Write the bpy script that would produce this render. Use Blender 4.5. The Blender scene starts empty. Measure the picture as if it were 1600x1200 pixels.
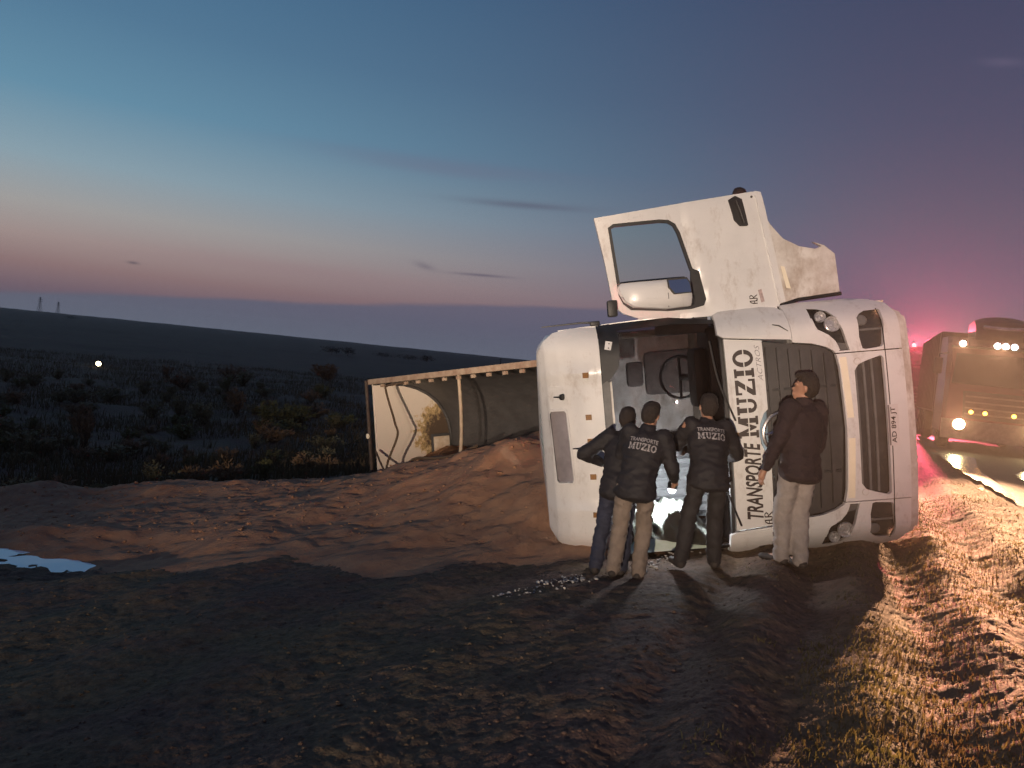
import bpy, bmesh, math, random
import numpy as np
from mathutils import Vector, Matrix, noise as mnoise
from mathutils.geometry import tessellate_polygon
from mathutils.bvhtree import BVHTree
R = math.radians
random.seed(7)
rng = np.random.default_rng(7)
S = bpy.context.scene
COL = S.collection

def lin(r, g, b):
    f = lambda c: ((c/255+.055)/1.055)**2.4 if c > 10 else c/255/12.92
    return (f(r), f(g), f(b), 1)

# ------------------------------------------------------------------ camera
FPX = 1209.0
TH = math.atan(0.1012)
PITCH = math.atan(44*math.cos(TH)/FPX)
c_, s_ = math.cos(PITCH), math.sin(PITCH)
C_FWD = Vector((0, c_, -s_)); _u0 = Vector((0, s_, c_)); _r0 = Vector((1, 0, 0))
C_UP = _u0*math.cos(TH)-_r0*math.sin(TH)
C_RT = _u0*math.sin(TH)+_r0*math.cos(TH)
cam_d = bpy.data.cameras.new('camera'); cam = bpy.data.objects.new('camera', cam_d); COL.objects.link(cam)
cam_d.sensor_width = 36; cam_d.lens = 36*FPX/1600; cam_d.clip_end = 6000; cam_d.clip_start = .05
m = Matrix.Identity(4)
for i, a in enumerate((C_RT, C_UP, -C_FWD)):
    for j in range(3): m[j][i] = a[j]
cam.matrix_world = m
S.camera = cam

# ------------------------------------------------------------------ world: dusk sky
w = bpy.data.worlds.new('World'); S.world = w; w.use_nodes = True
nt = w.node_tree; nt.nodes.clear()
def N(t, **k):
    n = nt.nodes.new(t)
    for a, b in k.items(): setattr(n, a, b)
    return n
def mth(op, a, b=None, c=None, clamp=False):
    n = N('ShaderNodeMath', operation=op, use_clamp=clamp)
    for i, v in enumerate((a, b, c)):
        if v is None: continue
        if isinstance(v, (int, float)): n.inputs[i].default_value = v
        else: nt.links.new(v, n.inputs[i])
    return n.outputs[0]
def ramp(fac, stops):
    n = N('ShaderNodeValToRGB'); e = n.color_ramp.elements
    while len(e) < len(stops): e.new(0.5)
    for i, (p, c) in enumerate(stops): e[i].position = p; e[i].color = c
    nt.links.new(fac, n.inputs[0]); return n.outputs[0]
def mixc(f, a, b, bt='MIX'):
    n = N('ShaderNodeMix', data_type='RGBA', blend_type=bt)
    for s, v in ((n.inputs[0], f), (n.inputs[6], a), (n.inputs[7], b)):
        if isinstance(v, (int, float, tuple)): s.default_value = v
        else: nt.links.new(v, s)
    return n.outputs[2]
tc = N('ShaderNodeTexCoord'); sep = N('ShaderNodeSeparateXYZ'); nt.links.new(tc.outputs['Generated'], sep.inputs[0])
X_, Y_, Z_ = sep.outputs
zc = mth('MAXIMUM', Z_, 0.0)
hl = mth('SQRT', mth('ADD', mth('MULTIPLY', X_, X_), mth('ADD', mth('MULTIPLY', Y_, Y_), 1e-6)))
AZ = R(-62)                                            # where the sun went down
cosd = mth('DIVIDE', mth('ADD', mth('MULTIPLY', X_, math.sin(AZ)), mth('MULTIPLY', Y_, math.cos(AZ))), hl)
tt = N('ShaderNodeMapRange', interpolation_type='SMOOTHSTEP')
nt.links.new(cosd, tt.inputs[0]); tt.inputs[1].default_value = 1.0; tt.inputs[2].default_value = -.08
zr = mth('MULTIPLY', zc, 2.0, clamp=True)
A_ = ramp(zr, [(0, lin(96,90,108)), (.05, lin(122,102,112)), (.10, lin(146,120,120)), (.16, lin(166,148,144)), (.23, lin(166,164,162)),
               (.33, lin(142,166,178)), (.47, lin(104,147,172)), (.64, lin(86,126,156)), (1, lin(54,96,134))])
B_ = ramp(zr, [(0, lin(92,84,102)), (.12, lin(106,90,110)), (.24, lin(100,90,114)), (.4, lin(86,88,110)), (.6, lin(72,80,106)), (.84, lin(63,72,100)), (1, lin(54,62,94))])
sky = mixc(tt.outputs[0], A_, B_)
# low cloud bank along the horizon, rising to the right
azn = mth('ARCTAN2', X_, Y_)
nz = N('ShaderNodeTexNoise'); nz.inputs['Scale'].default_value = 3.0; nz.inputs['Detail'].default_value = 5
mp = N('ShaderNodeMapping'); mp.inputs['Scale'].default_value = (1, 1, 9); nt.links.new(tc.outputs['Generated'], mp.inputs[0]); nt.links.new(mp.outputs[0], nz.inputs['Vector'])
top = mth('ADD', mth('MULTIPLY', mth('ADD', azn, .60, clamp=True), .085), mth('MULTIPLY', mth('SUBTRACT', nz.outputs[0], .5), .022))
top = mth('MINIMUM', mth('ADD', top, .014), .078)
bk = N('ShaderNodeMapRange', interpolation_type='SMOOTHSTEP')
nt.links.new(mth('SUBTRACT', top, zc), bk.inputs[0]); bk.inputs[1].default_value = -.002; bk.inputs[2].default_value = .006
bank = ramp(mth('MULTIPLY', zc, 12.0, clamp=True), [(0, lin(104,110,126)), (.4, lin(95,99,119)), (1, lin(100,97,118))])
sky = mixc(mth('MULTIPLY', bk.outputs[0], .85), sky, bank)
# thin dark streaks of cloud
def streak(col, az, el, sa, se, amt, tilt=0.0):
    global sky
    da = mth('SUBTRACT', azn, az); de = mth('SUBTRACT', mth('SUBTRACT', Z_, el), mth('MULTIPLY', da, tilt))
    g = mth('ADD', mth('POWER', mth('ABSOLUTE', mth('DIVIDE', da, sa)), 2.0), mth('POWER', mth('ABSOLUTE', mth('DIVIDE', mth('ADD', de, mth('MULTIPLY', mth('SUBTRACT', nz.outputs[0], .5), se*2.5)), se)), 2.0))
    f = mth('MULTIPLY', mth('POWER', 2.718, mth('MULTIPLY', g, -1.0)), amt)
    sky = mixc(f, sky, col)
def dirpx(px, py):
    v = (C_FWD*FPX+C_RT*(px-800)-C_UP*(py-600)).normalized(); return math.atan2(v.x, v.y), v.z
for px, py, sa, se, am, ti, cc in ((820, 320, .075, .0045, .5, .035, lin(86,84,104)), (690, 258, .16, .010, .30, .0, lin(112,104,128)), (752, 430, .035, .0018, .6, .02, lin(82,78,98)),
                               (664, 414, .013, .004, .4, -.2, lin(92,86,104)), (208, 411, .006, .0016, .6, .0, lin(70,66,80)), (1566, 98, .02, .004, .45, -.1, lin(100,98,124)),
                               (450, 420, .2, .012, .25, .0, lin(140,112,122))):
    a, e = dirpx(px, py); streak(cc, a, e, sa, se, am, ti)
# a trace of the physical twilight sky
ns = N('ShaderNodeTexSky', sky_type='NISHITA', sun_disc=False); ns.sun_elevation = R(-3); ns.sun_rotation = AZ
nsm = mixc(1.0, ns.outputs[0], (.12, .12, .12, 1), 'MULTIPLY')
sky = mixc(.06, sky, nsm)
bg = N('ShaderNodeBackground'); bg.inputs[1].default_value = 1.0; nt.links.new(sky, bg.inputs[0])
wo = N('ShaderNodeOutputWorld'); nt.links.new(bg.outputs[0], wo.inputs[0])

# ------------------------------------------------------------------ sun (just under, only a weak pink glow left of it)
sd = bpy.data.lights.new('sun', 'SUN'); sd.energy = .03; sd.angle = R(25); sd.color = (1, .7, .6)
so = bpy.data.objects.new('sun', sd); COL.objects.link(so)
so.rotation_euler = (R(84), 0, -AZ+math.pi)

S.view_settings.view_transform = 'Standard'; S.view_settings.look = 'None'; S.view_settings.exposure = 0; S.view_settings.gamma = 1
S.render.engine = 'CYCLES'
S.cycles.use_denoising = True; S.cycles.denoising_prefilter = 'FAST'
S.cycles.max_bounces = 4; S.cycles.diffuse_bounces = 2; S.cycles.glossy_bounces = 2; S.cycles.transparent_max_bounces = 12; S.cycles.volume_bounces = 0
S.cycles.sample_clamp_indirect = 4; S.cycles.caustics_reflective = False; S.cycles.caustics_refractive = False

def at(px, py, d):
    v = C_FWD*FPX+C_RT*(px-800)-C_UP*(py-600); return v*(d/v.y)

# ------------------------------------------------------------------ helpers
def tag(o, label, cat, group=None, kind=None):
    if label: o['label'] = label
    if cat: o['category'] = cat
    if group: o['group'] = group
    if kind: o['kind'] = kind
    return o
def empty(name, loc=(0, 0, 0), rotz=0, label=None, cat=None, group=None, mat=None):
    o = bpy.data.objects.new(name, None); COL.objects.link(o); o.empty_display_size = .2
    if mat is not None: o.matrix_world = mat
    else: o.location = loc; o.rotation_euler = (0, 0, rotz)
    return tag(o, label, cat, group)
def link(name, me, mat, parent=None):
    o = bpy.data.objects.new(name, me); COL.objects.link(o); o.parent = parent
    if mat and not me.materials: me.materials.append(mat)
    return o
def from_bm(name, bm, mat, parent=None, smooth=True, ang=35):
    me = bpy.data.meshes.new(name); bm.to_mesh(me); bm.free()
    if smooth:
        me.shade_smooth(); me.set_sharp_from_angle(angle=R(ang))
    return link(name, me, mat, parent)
def from_np(name, V, Fq, mat, parent=None, smooth=True):
    me = bpy.data.meshes.new(name); me.from_pydata([tuple(map(float, v)) for v in V], [], [tuple(map(int, f)) for f in Fq])
    if smooth: me.shade_smooth()
    return link(name, me, mat, parent)

def mat(name, base, rough=.6, metal=0, var=.25, scale=6, bump=0, bscale=40, base2=None, coat=0, spec=.5, trans=0, emit=None, estr=0, coord='Object', alpha=1):
    mt = bpy.data.materials.new(name); mt.use_nodes = True; t = mt.node_tree; p = t.nodes['Principled BSDF']
    b = tuple(base)+(1,) if len(base) == 3 else base
    p.inputs['Roughness'].default_value = rough; p.inputs['Metallic'].default_value = metal; p.inputs['Specular IOR Level'].default_value = spec
    p.inputs['Coat Weight'].default_value = coat; p.inputs['Coat Roughness'].default_value = .1; p.inputs['Transmission Weight'].default_value = trans
    p.inputs['Alpha'].default_value = alpha
    if emit: p.inputs['Emission Color'].default_value = tuple(emit)+(1,); p.inputs['Emission Strength'].default_value = estr
    if var > 0 or base2:
        tcn = t.nodes.new('ShaderNodeTexCoord'); nn = t.nodes.new('ShaderNodeTexNoise'); nn.inputs['Scale'].default_value = scale; nn.inputs['Detail'].default_value = 7; nn.inputs['Roughness'].default_value = .65
        t.links.new(tcn.outputs[coord], nn.inputs['Vector'])
        cr = t.nodes.new('ShaderNodeValToRGB'); e = cr.color_ramp.elements
        b2 = (tuple(base2)+(1,)) if base2 else tuple(c*(1-var) for c in b[:3])+(1,)
        e[0].position = .35; e[0].color = b2; e[1].position = .65; e[1].color = b
        t.links.new(nn.outputs[0], cr.inputs[0]); t.links.new(cr.outputs[0], p.inputs['Base Color'])
        if bump:
            n2 = t.nodes.new('ShaderNodeTexNoise'); n2.inputs['Scale'].default_value = bscale; n2.inputs['Detail'].default_value = 6
            t.links.new(tcn.outputs[coord], n2.inputs['Vector'])
            bp = t.nodes.new('ShaderNodeBump'); bp.inputs['Strength'].default_value = bump; bp.inputs['Distance'].default_value = .03
            t.links.new(n2.outputs[0], bp.inputs['Height']); t.links.new(bp.outputs[0], p.inputs['Normal'])
    else: p.inputs['Base Color'].default_value = b
    return mt
def glass(name, tint=(.9, .95, .95), refl=.12, rough=.02):
    mt = bpy.data.materials.new(name); mt.use_nodes = True; t = mt.node_tree; t.nodes.clear()
    o = t.nodes.new('ShaderNodeOutputMaterial'); mx = t.nodes.new('ShaderNodeMixShader'); tr = t.nodes.new('ShaderNodeBsdfTransparent'); gl = t.nodes.new('ShaderNodeBsdfGlossy')
    lw = t.nodes.new('ShaderNodeLayerWeight'); lw.inputs[0].default_value = refl
    tr.inputs[0].default_value = tint+(1,); gl.inputs['Roughness'].default_value = rough
    t.links.new(lw.outputs['Fresnel'], mx.inputs[0]); t.links.new(tr.outputs[0], mx.inputs[1]); t.links.new(gl.outputs[0], mx.inputs[2]); t.links.new(mx.outputs[0], o.inputs[0])
    return mt
def emis(name, c, s):
    return mat(name, (.8, .8, .8), .3, var=0, emit=c, estr=s)

M = {}
M['white'] = mat('white_paint', (.74, .72, .70), .32, var=.10, scale=2.2, coat=.4, bump=.02, bscale=8)
M['white_dirty'] = mat('white_dirty_paint', (.70, .67, .63), .45, scale=5, base2=(.50, .45, .40), bump=.03, bscale=25)
def muddy(mt, amt, lo):
    t = mt.node_tree; p_ = t.nodes['Principled BSDF']; L = t.links.new; src = p_.inputs['Base Color'].links[0].from_socket
    tcn = t.nodes.new('ShaderNodeTexCoord'); mp_ = t.nodes.new('ShaderNodeMapping'); mp_.inputs['Scale'].default_value = (1, 1, 2.2); L(tcn.outputs['Object'], mp_.inputs[0])
    n1 = t.nodes.new('ShaderNodeTexNoise'); n1.inputs['Scale'].default_value = 2.3; n1.inputs['Detail'].default_value = 12; n1.inputs['Roughness'].default_value = .78; L(mp_.outputs[0], n1.inputs['Vector'])
    r_1 = t.nodes.new('ShaderNodeMapRange'); r_1.inputs[1].default_value = lo; r_1.inputs[2].default_value = lo+.16; r_1.inputs[4].default_value = amt; L(n1.outputs[0], r_1.inputs[0])
    mx = t.nodes.new('ShaderNodeMix'); mx.data_type = 'RGBA'; mx.inputs[7].default_value = (.30, .22, .16, 1); L(r_1.outputs[0], mx.inputs[0]); L(src, mx.inputs[6]); L(mx.outputs[2], p_.inputs['Base Color'])
    rr_2 = t.nodes.new('ShaderNodeMapRange'); rr_2.inputs[1].default_value = 0; rr_2.inputs[2].default_value = .6; rr_2.inputs[3].default_value = p_.inputs['Roughness'].default_value; rr_2.inputs[4].default_value = .8; L(r_1.outputs[0], rr_2.inputs[0]); L(rr_2.outputs[0], p_.inputs['Roughness'])
muddy(M['white'], .5, .53); muddy(M['white_dirty'], .7, .48)
M['black'] = mat('black_plastic', (.02, .02, .021), .5, var=.4, scale=12, bump=.05, bscale=90)
M['grille'] = mat('grille_plastic', (.055, .05, .05), .45, var=.4, scale=5)
M['grey'] = mat('grey_plastic', (.16, .155, .15), .55, var=.3, scale=9)
M['cloth_grey'] = mat('cab_trim_cloth', (.14, .12, .11), .9, var=.4, scale=14, bump=.15, bscale=120)
M['tan'] = mat('tan_trim', (.30, .25, .20), .8, var=.3, scale=9)
M['chrome'] = mat('reflector_chrome', (.85, .84, .84), .3, metal=.55, var=.35, scale=45)
M['rubber'] = mat('tyre_rubber', (.025, .024, .023), .85, var=.4, scale=20, bump=.3, bscale=60)
M['steel'] = mat('dark_steel', (.08, .075, .07), .55, metal=.6, var=.4, scale=8, bump=.08, bscale=40)
M['rust'] = mat('chassis_steel', (.07, .05, .04), .75, var=.5, scale=9, bump=.2, bscale=50)
M['ink'] = mat('dark_brown_lettering', (.035, .022, .018), .5, var=.2)
M['ink_grey'] = mat('grey_lettering', (.22, .19, .19), .5, var=.1)
M['reflect'] = mat('reflective_tape', (.95, .86, .66), .22, var=.08, coat=1)
M['amber'] = mat('amber_lens', (.30, .16, .07), .25, var=.2)
M['glass'] = glass('dark_tint_glass', (.50, .46, .46), .14)  # windscreen tint put in to darken the cab interior
M['glass_door'] = glass('door_glass', (.96, 1.0, .96), .05, .03)
M['lens'] = glass('lamp_lens', (.95, .95, .95), .08)
M['mirror'] = mat('mirror_glass', (.8, .8, .8), .04, metal=1, var=0)
M['skin'] = mat('skin', (.42, .22, .14), .55, var=.15, scale=14)
M['hair'] = mat('dark_hair', (.030, .019, .014), .6, var=.5, scale=60, bump=.6, bscale=120)
M['navy'] = mat('navy_jacket', (.012, .010, .013), .75, var=.4, scale=10, bump=.25, bscale=30)
M['navy2'] = mat('navy_work_trousers', (.022, .026, .050), .8, var=.35, scale=10, bump=.3, bscale=30)
M['veil_maroon'] = mat('veil_tinted_sweater', (.024, .012, .015), .85, var=.35, scale=12, bump=.3, bscale=60)  # reddish tone carries the pink glare veil
M['dark_trs'] = mat('dark_trousers', (.020, .017, .018), .8, var=.4, scale=10, bump=.3, bscale=30)
M['beige'] = mat('beige_trousers', (.22, .17, .135), .85, var=.3, scale=7, bump=.35, bscale=24)
M['pale_trs'] = mat('pale_trousers', (.34, .29, .26), .85, var=.3, scale=7, bump=.35, bscale=24)
M['shoe'] = mat('worn_boots', (.045, .035, .03), .8, var=.5, scale=20)
M['print'] = mat('pale_print', (.36, .33, .33), .7, var=.4, scale=40)
M['soil'] = None

# panels that follow a curved surface: outline in (y,z), depth from surf(y,z)
def panel(name, outline, mt, parent, surf, off=0, th=.02, holes=(), cut=.09, axis=0, sub=True, ang=30):
    loops = [[Vector((a, b, 0)) for a, b in outline]]+[[Vector((a, b, 0)) for a, b in h] for h in holes]
    tris = tessellate_polygon(loops); vs = [v for l in loops for v in l]
    bm = bmesh.new(); bv = [bm.verts.new(v) for v in vs]
    for t in tris:
        try: bm.faces.new([bv[i] for i in t])
        except ValueError: pass
    ys = [v.x for v in vs]; zs = [v.y for v in vs]
    if sub:
        for lo, hi, ax in ((min(ys), max(ys), 0), (min(zs), max(zs), 1)):
            k = lo+cut
            while k < hi-.01:
                n = Vector((1, 0, 0)) if ax == 0 else Vector((0, 1, 0))
                bmesh.ops.bisect_plane(bm, geom=bm.verts[:]+bm.edges[:]+bm.faces[:], plane_co=n*k, plane_no=n, dist=1e-5); k += cut
    for v in bm.verts:
        y, z = v.co.x, v.co.y; d = surf(y, z)+off
        v.co = Vector((d, y, z)) if axis == 0 else Vector((y, d, z))
    bmesh.ops.recalc_face_normals(bm, faces=bm.faces)
    sm = sum((f.normal[axis]*f.calc_area() for f in bm.faces))
    if sm < 0: bmesh.ops.reverse_faces(bm, faces=bm.faces)
    if th:
        r = bmesh.ops.extrude_face_region(bm, geom=bm.faces[:])
        nf = [g for g in r['geom'] if isinstance(g, bmesh.types.BMFace)]
        nv = [g for g in r['geom'] if isinstance(g, bmesh.types.BMVert)]
        for v in nv: v.co[axis] -= th
        bmesh.ops.recalc_face_normals(bm, faces=bm.faces)
    return from_bm(name, bm, mt, parent, ang=ang)
def mir(o): return [(-a, b) for a, b in reversed(o)]

def bm_box(bm, c, s, rot=None, bev=0):
    r = bmesh.ops.create_cube(bm, size=1)
    vs = r['verts']
    for v in vs:
        p = Vector((v.co.x*s[0], v.co.y*s[1], v.co.z*s[2]))
        if rot is not None: p = rot @ p
        v.co = p+Vector(c)
    if bev:
        es = list({e for v in vs for e in v.link_edges}); bmesh.ops.bevel(bm, geom=es, offset=bev, segments=2, affect='EDGES', profile=.6)
def box(name, c, s, mt, parent=None, rot=None, bev=.01):
    bm = bmesh.new(); bm_box(bm, c, s, rot, bev); return from_bm(name, bm, mt, parent)
def basis(d):
    d = Vector(d).normalized(); a = Vector((0, 0, 1)) if abs(d.z) < .9 else Vector((1, 0, 0))
    x = d.cross(a).normalized(); return x, d.cross(x).normalized(), d
def bm_tube(bm, pts, rad, n=8, cap=True):
    pts = [Vector(p) for p in pts]; rads = rad if isinstance(rad, (list, tuple)) else [rad]*len(pts)
    rings = []; px = None
    for i, p in enumerate(pts):
        d = (pts[min(i+1, len(pts)-1)]-pts[max(i-1, 0)])
        x, y, z = basis(d)
        if px is not None:
            x = (px-z*px.dot(z)).normalized(); y = z.cross(x)
        px = x
        rings.append([bm.verts.new(p+(x*math.cos(2*math.pi*k/n)+y*math.sin(2*math.pi*k/n))*rads[i]) for k in range(n)])
    for a, b in zip(rings, rings[1:]):
        for k in range(n): bm.faces.new((a[k], a[(k+1) % n], b[(k+1) % n], b[k]))
    if cap:
        bm.faces.new(rings[0][::-1]); bm.faces.new(rings[-1])
def tube(name, pts, rad, mt, parent=None, n=8):
    bm = bmesh.new(); bm_tube(bm, pts, rad, n); return from_bm(name, bm, mt, parent, ang=50)
def lathe(name, prof, axis_o, axis_d, mt, parent=None, n=24, cap=True):
    x, y, z = basis(axis_d); o = Vector(axis_o); bm = bmesh.new(); rings = []
    for r, h in prof: rings.append([bm.verts.new(o+z*h+(x*math.cos(2*math.pi*k/n)+y*math.sin(2*math.pi*k/n))*max(r, 1e-4)) for k in range(n)])
    for a, b in zip(rings, rings[1:]):
        for k in range(n): bm.faces.new((a[k], a[(k+1) % n], b[(k+1) % n], b[k]))
    if cap:
        bm.faces.new(rings[0][::-1]); bm.faces.new(rings[-1])
    bmesh.ops.recalc_face_normals(bm, faces=bm.faces)
    return from_bm(name, bm, mt, parent)
def smoothpts(pts, k=6):
    pts = [Vector(p) for p in pts]; out = []
    for i in range(len(pts)-1):
        p0, p1, p2, p3 = pts[max(i-1, 0)], pts[i], pts[i+1], pts[min(i+2, len(pts)-1)]
        for j in range(k):
            t = j/k; out.append(.5*((2*p1)+(p2-p0)*t+(2*p0-5*p1+4*p2-p3)*t*t+(3*p1-p0-3*p2+p3)*t**3))
    return out+[pts[-1]]

# lettering -> list of 2-D triangles/polys (verts, faces), height 1
def font_geo(txt, shear=0, bold=0, space=1):
    cu = bpy.data.curves.new('t', 'FONT'); cu.body = txt; cu.shear = shear; cu.offset = bold; cu.resolution_u = 3; cu.space_character = space
    o = bpy.data.objects.new('t', cu); COL.objects.link(o)
    dg = bpy.context.evaluated_depsgraph_get(); me = bpy.data.meshes.new_from_object(o.evaluated_get(dg))
    V = [(v.co.x, v.co.y) for v in me.vertices]; Fc = [tuple(p.vertices) for p in me.polygons]
    bpy.data.objects.remove(o); bpy.data.curves.remove(cu); bpy.data.meshes.remove(me)
    return V, Fc
def slab_geo():
    """MUZIO in heavy slab letters split by a stripe across the middle"""
    polys = []; x = 0
    def q(*p): polys.append([(x+a, b) for a, b in p])
    def r(x0, y0, x1, y1): q((x0, y0), (x1, y0), (x1, y1), (x0, y1))
    # M
    r(.10, 0, .30, 1); r(.80, 0, 1.06, 1); q((.30, 1), (.30, .62), (.52, .1), (.60, .1), (.60, .3)); q((.80, 1), (.52, .3), (.52, .1), (.60, .1), (.80, .6))
    r(0, 0, .40, .13); r(.70, 0, 1.16, .13); r(0, .87, .30, 1); r(.80, .87, 1.16, 1); x += 1.24
    # U
    r(.10, .3, .36, 1); r(.66, .3, .84, 1); r(0, .87, .46, 1); r(.56, .87, .94, 1)
    for k in range(8):
        a0, a1 = math.pi+k*math.pi/8, math.pi+(k+1)*math.pi/8
        q((.47+.37*math.cos(a0), .32+.32*math.sin(a0)), (.47+.37*math.cos(a1), .32+.32*math.sin(a1)), (.49+.17*math.cos(a1), .32+.18*math.sin(a1)), (.49+.17*math.cos(a0), .32+.18*math.sin(a0)))
    x += 1.02
    # Z
    r(.04, .85, .84, 1); r(.0, 0, .86, .15); q((.54, .85), (.84, .85), (.32, .15), (.0, .15)); r(.04, .68, .16, 1); r(.76, 0, .88, .34); x += .96
    # I
    r(.10, 0, .38, 1); r(0, 0, .48, .13); r(0, .87, .48, 1); x += .56
    # O
    for k in range(20):
        a0, a1 = k*math.pi/10, (k+1)*math.pi/10
        q((.47+.47*math.cos(a0), .5+.52*math.sin(a0)), (.47+.47*math.cos(a1), .5+.52*math.sin(a1)), (.47+.22*math.cos(a1), .5+.36*math.sin(a1)), (.47+.22*math.cos(a0), .5+.36*math.sin(a0)))
    x += .94
    bm = bmesh.new()
    for p in polys:
        try: bm.faces.new([bm.verts.new((a, b, 0)) for a, b in p])
        except ValueError: pass
    for yy, keep in ((.44, 0), (.50, 0)):
        bmesh.ops.bisect_plane(bm, geom=bm.verts[:]+bm.edges[:]+bm.faces[:], plane_co=(0, yy, 0), plane_no=(0, 1, 0), dist=1e-5)
    kill = [f for f in bm.faces if .44 < f.calc_center_median().y < .50]
    bmesh.ops.delete(bm, geom=kill, context='FACES')
    bm.verts.index_update(); V = [(v.co.x, v.co.y) for v in bm.verts]; Fc = [tuple(v.index for v in f.verts) for f in bm.faces]; bm.free()
    return V, Fc, x
def text_map(name, geo, fn, mt, parent):
    V, Fc = geo[0], geo[1]
    me = bpy.data.meshes.new(name); me.from_pydata([fn(a, b) for a, b in V], [], Fc)
    return link(name, me, mt, parent)
def fit(geo):
    xs_ = [v[0] for v in geo[0]]; ys_ = [v[1] for v in geo[0]]
    x0, x1, y0, y1 = min(xs_), max(xs_), min(ys_), max(ys_)
    return ([((a-x0)/(x1-x0), (b-y0)/(y1-y0)) for a, b in geo[0]], geo[1])
G_TRANS = fit(font_geo('TRANSPORTE', .28, .028, 1.02)); G_TRANS0 = fit(font_geo('TRANSPORTE', 0, .02, 1.02)); G_MUZIO = fit(slab_geo()); G_ACT = fit(font_geo('ACTROS', .35, -.012)); G_PLATE = fit(font_geo('AD 894 JT', 0, .012))
# monogram strokes (three rounded letters run together)
MONO = [[(.02, 0), (.02, .55), (.14, .9), (.30, 1), (.30, 0)], [(.02, .42), (.30, .42)], [(.38, .12), (.44, .0), (.54, .0), (.60, .14), (.60, 1)], [(.60, 1), (.84, 1), (.96, .82), (.84, .58), (.66, .55), (.98, 0)]]
def mono_geo(wd=.055):
    V, Fc = [], []
    for st in MONO:
        for a, b in zip(st, st[1:]):
            d = Vector((b[0]-a[0], b[1]-a[1])); n = Vector((-d.y, d.x)).normalized()*wd; e = d.normalized()*wd*.5; i = len(V)
            V += [(a[0]-n.x-e.x, a[1]-n.y-e.y), (b[0]-n.x+e.x, b[1]-n.y+e.y), (b[0]+n.x+e.x, b[1]+n.y+e.y), (a[0]+n.x-e.x, a[1]+n.y-e.y)]; Fc.append((i, i+1, i+2, i+3))
    return V, Fc
G_MONO = mono_geo()

# ------------------------------------------------------------------ terrain
RD = R(23.1); SI, CO = math.sin(RD), math.cos(RD)       # direction of the road
VP = [-1500, -60, -16, -12, -9, -2.73, .63, 2.25, 2.32, 9.5, 12, 20, 1500]
ZP = [-5.0, -4.1, -3.8, -3.45, -2.95, -2.07, -1.59, -1.31, -1.33, -1.33, -1.4, -3, -5.0]
def h2(ix, iy, s):
    q = np.sin(ix*127.1+iy*311.7+s*74.7)*43758.5453; return q-np.floor(q)
def vnoise(x, y, s=0):
    ix, iy = np.floor(x), np.floor(y); fx, fy = x-ix, y-iy; fx = fx*fx*(3-2*fx); fy = fy*fy*(3-2*fy)
    a, b, c, d = h2(ix, iy, s), h2(ix+1, iy, s), h2(ix, iy+1, s), h2(ix+1, iy+1, s)
    return (a*(1-fx)+b*fx)*(1-fy)+(c*(1-fx)+d*fx)*fy-.5
def fbm(x, y, o=4, s=0):
    r = 0; a = 1.
    for k in range(o): r = r+a*vnoise(x*2**k+17*k, y*2**k-9*k, s+k); a *= .5
    return r
def sst(e0, e1, x):
    t = np.clip((x-e0)/(e1-e0), 0, 1); return t*t*(3-2*t)
PUD = (-5.3, 8.75, 1.25, .68); PUD_Z = -2.875
def hz(x, y):
    x = np.asarray(x, float); y = np.asarray(y, float)
    u, v = x*SI+y*CO, x*CO-y*SI; r = np.hypot(x, y)
    z = np.interp(v, VP, ZP)
    verge = sst(2.35, 2.0, v)+sst(9.6, 10.2, v)
    near = 1-sst(25, 60, r)
    rut = np.cos(2*math.pi*(v+.45+.10*vnoise(u*.5, v*0, 5))/.72)*.065*sst(-1.2, -.7, v)*sst(2.1, 1.5, v)*(.9+.5*vnoise(u*.6, v*.6, 3))
    rut2 = np.cos(2*math.pi*(v+.3*np.sin(u*.25)+3)/1.1)*.025*sst(-1.0, -2.0, v)*sst(-8, -6, v)
    z = z+verge*near*(rut+rut2+.06*fbm(x*.5, y*.5, 3, 1)+.02*fbm(x*2.1, y*2.1, 3, 2)+.016*fbm(x*9, y*9, 3, 3)+.008*np.abs(fbm(x*17, y*19, 2, 11))*sst(-3.5, -.5, v)+.012*fbm(x*34, y*34, 2, 12))
    z = z+.14*sst(1.6, 3.0, x)*sst(4.9, 4.2, x)*np.exp(-((y-8.15)/.5)**2)     # earth pushed up against the lorry
    far = sst(30, 120, r)*sst(-14, -40, v)
    z = z+far*(.8*fbm(x*.03, y*.03, 3, 8)+.25*fbm(x*.3, y*.3, 3, 9))+sst(12, 25, r)*(1-far)*sst(-12, -16, v)*.25*fbm(x*.4, y*.4, 3, 4)
    q = np.hypot((x-PUD[0])/(PUD[2]*1.5), (y-PUD[1])/(PUD[3]*1.7))
    k = sst(1.25, .75, q); z = z*(1-k)+(PUD_Z-.05+.13*q+.07*fbm(x*3, y*4, 3, 6)+.02*fbm(x*14, y*14, 2, 7))*k
    return z
def gz(x, y): return float(hz(x, y))

az = np.concatenate([np.arange(-180, -52, 4.), np.arange(-52, 52, .25), np.arange(52, 180, 4.)]); azr = np.radians(az)
rr = np.concatenate([[.05], np.geomspace(.7, 2, 30)[:-1], np.geomspace(2, 13, 430)[:-1], np.geomspace(13, 1300, 230)])
RRg, AZg = np.meshgrid(rr, azr, indexing='ij'); GX, GY = RRg*np.sin(AZg), RRg*np.cos(AZg); GZ = hz(GX, GY)
na, nr = len(az), len(rr)
V = np.stack([GX, GY, GZ], -1).reshape(-1, 3)
ii, jj = np.meshgrid(np.arange(nr-1), np.arange(na), indexing='ij'); j2 = (jj+1) % na
Fq = np.stack([ii*na+jj, ii*na+j2, (ii+1)*na+j2, (ii+1)*na+jj], -1).reshape(-1, 4)

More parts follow.
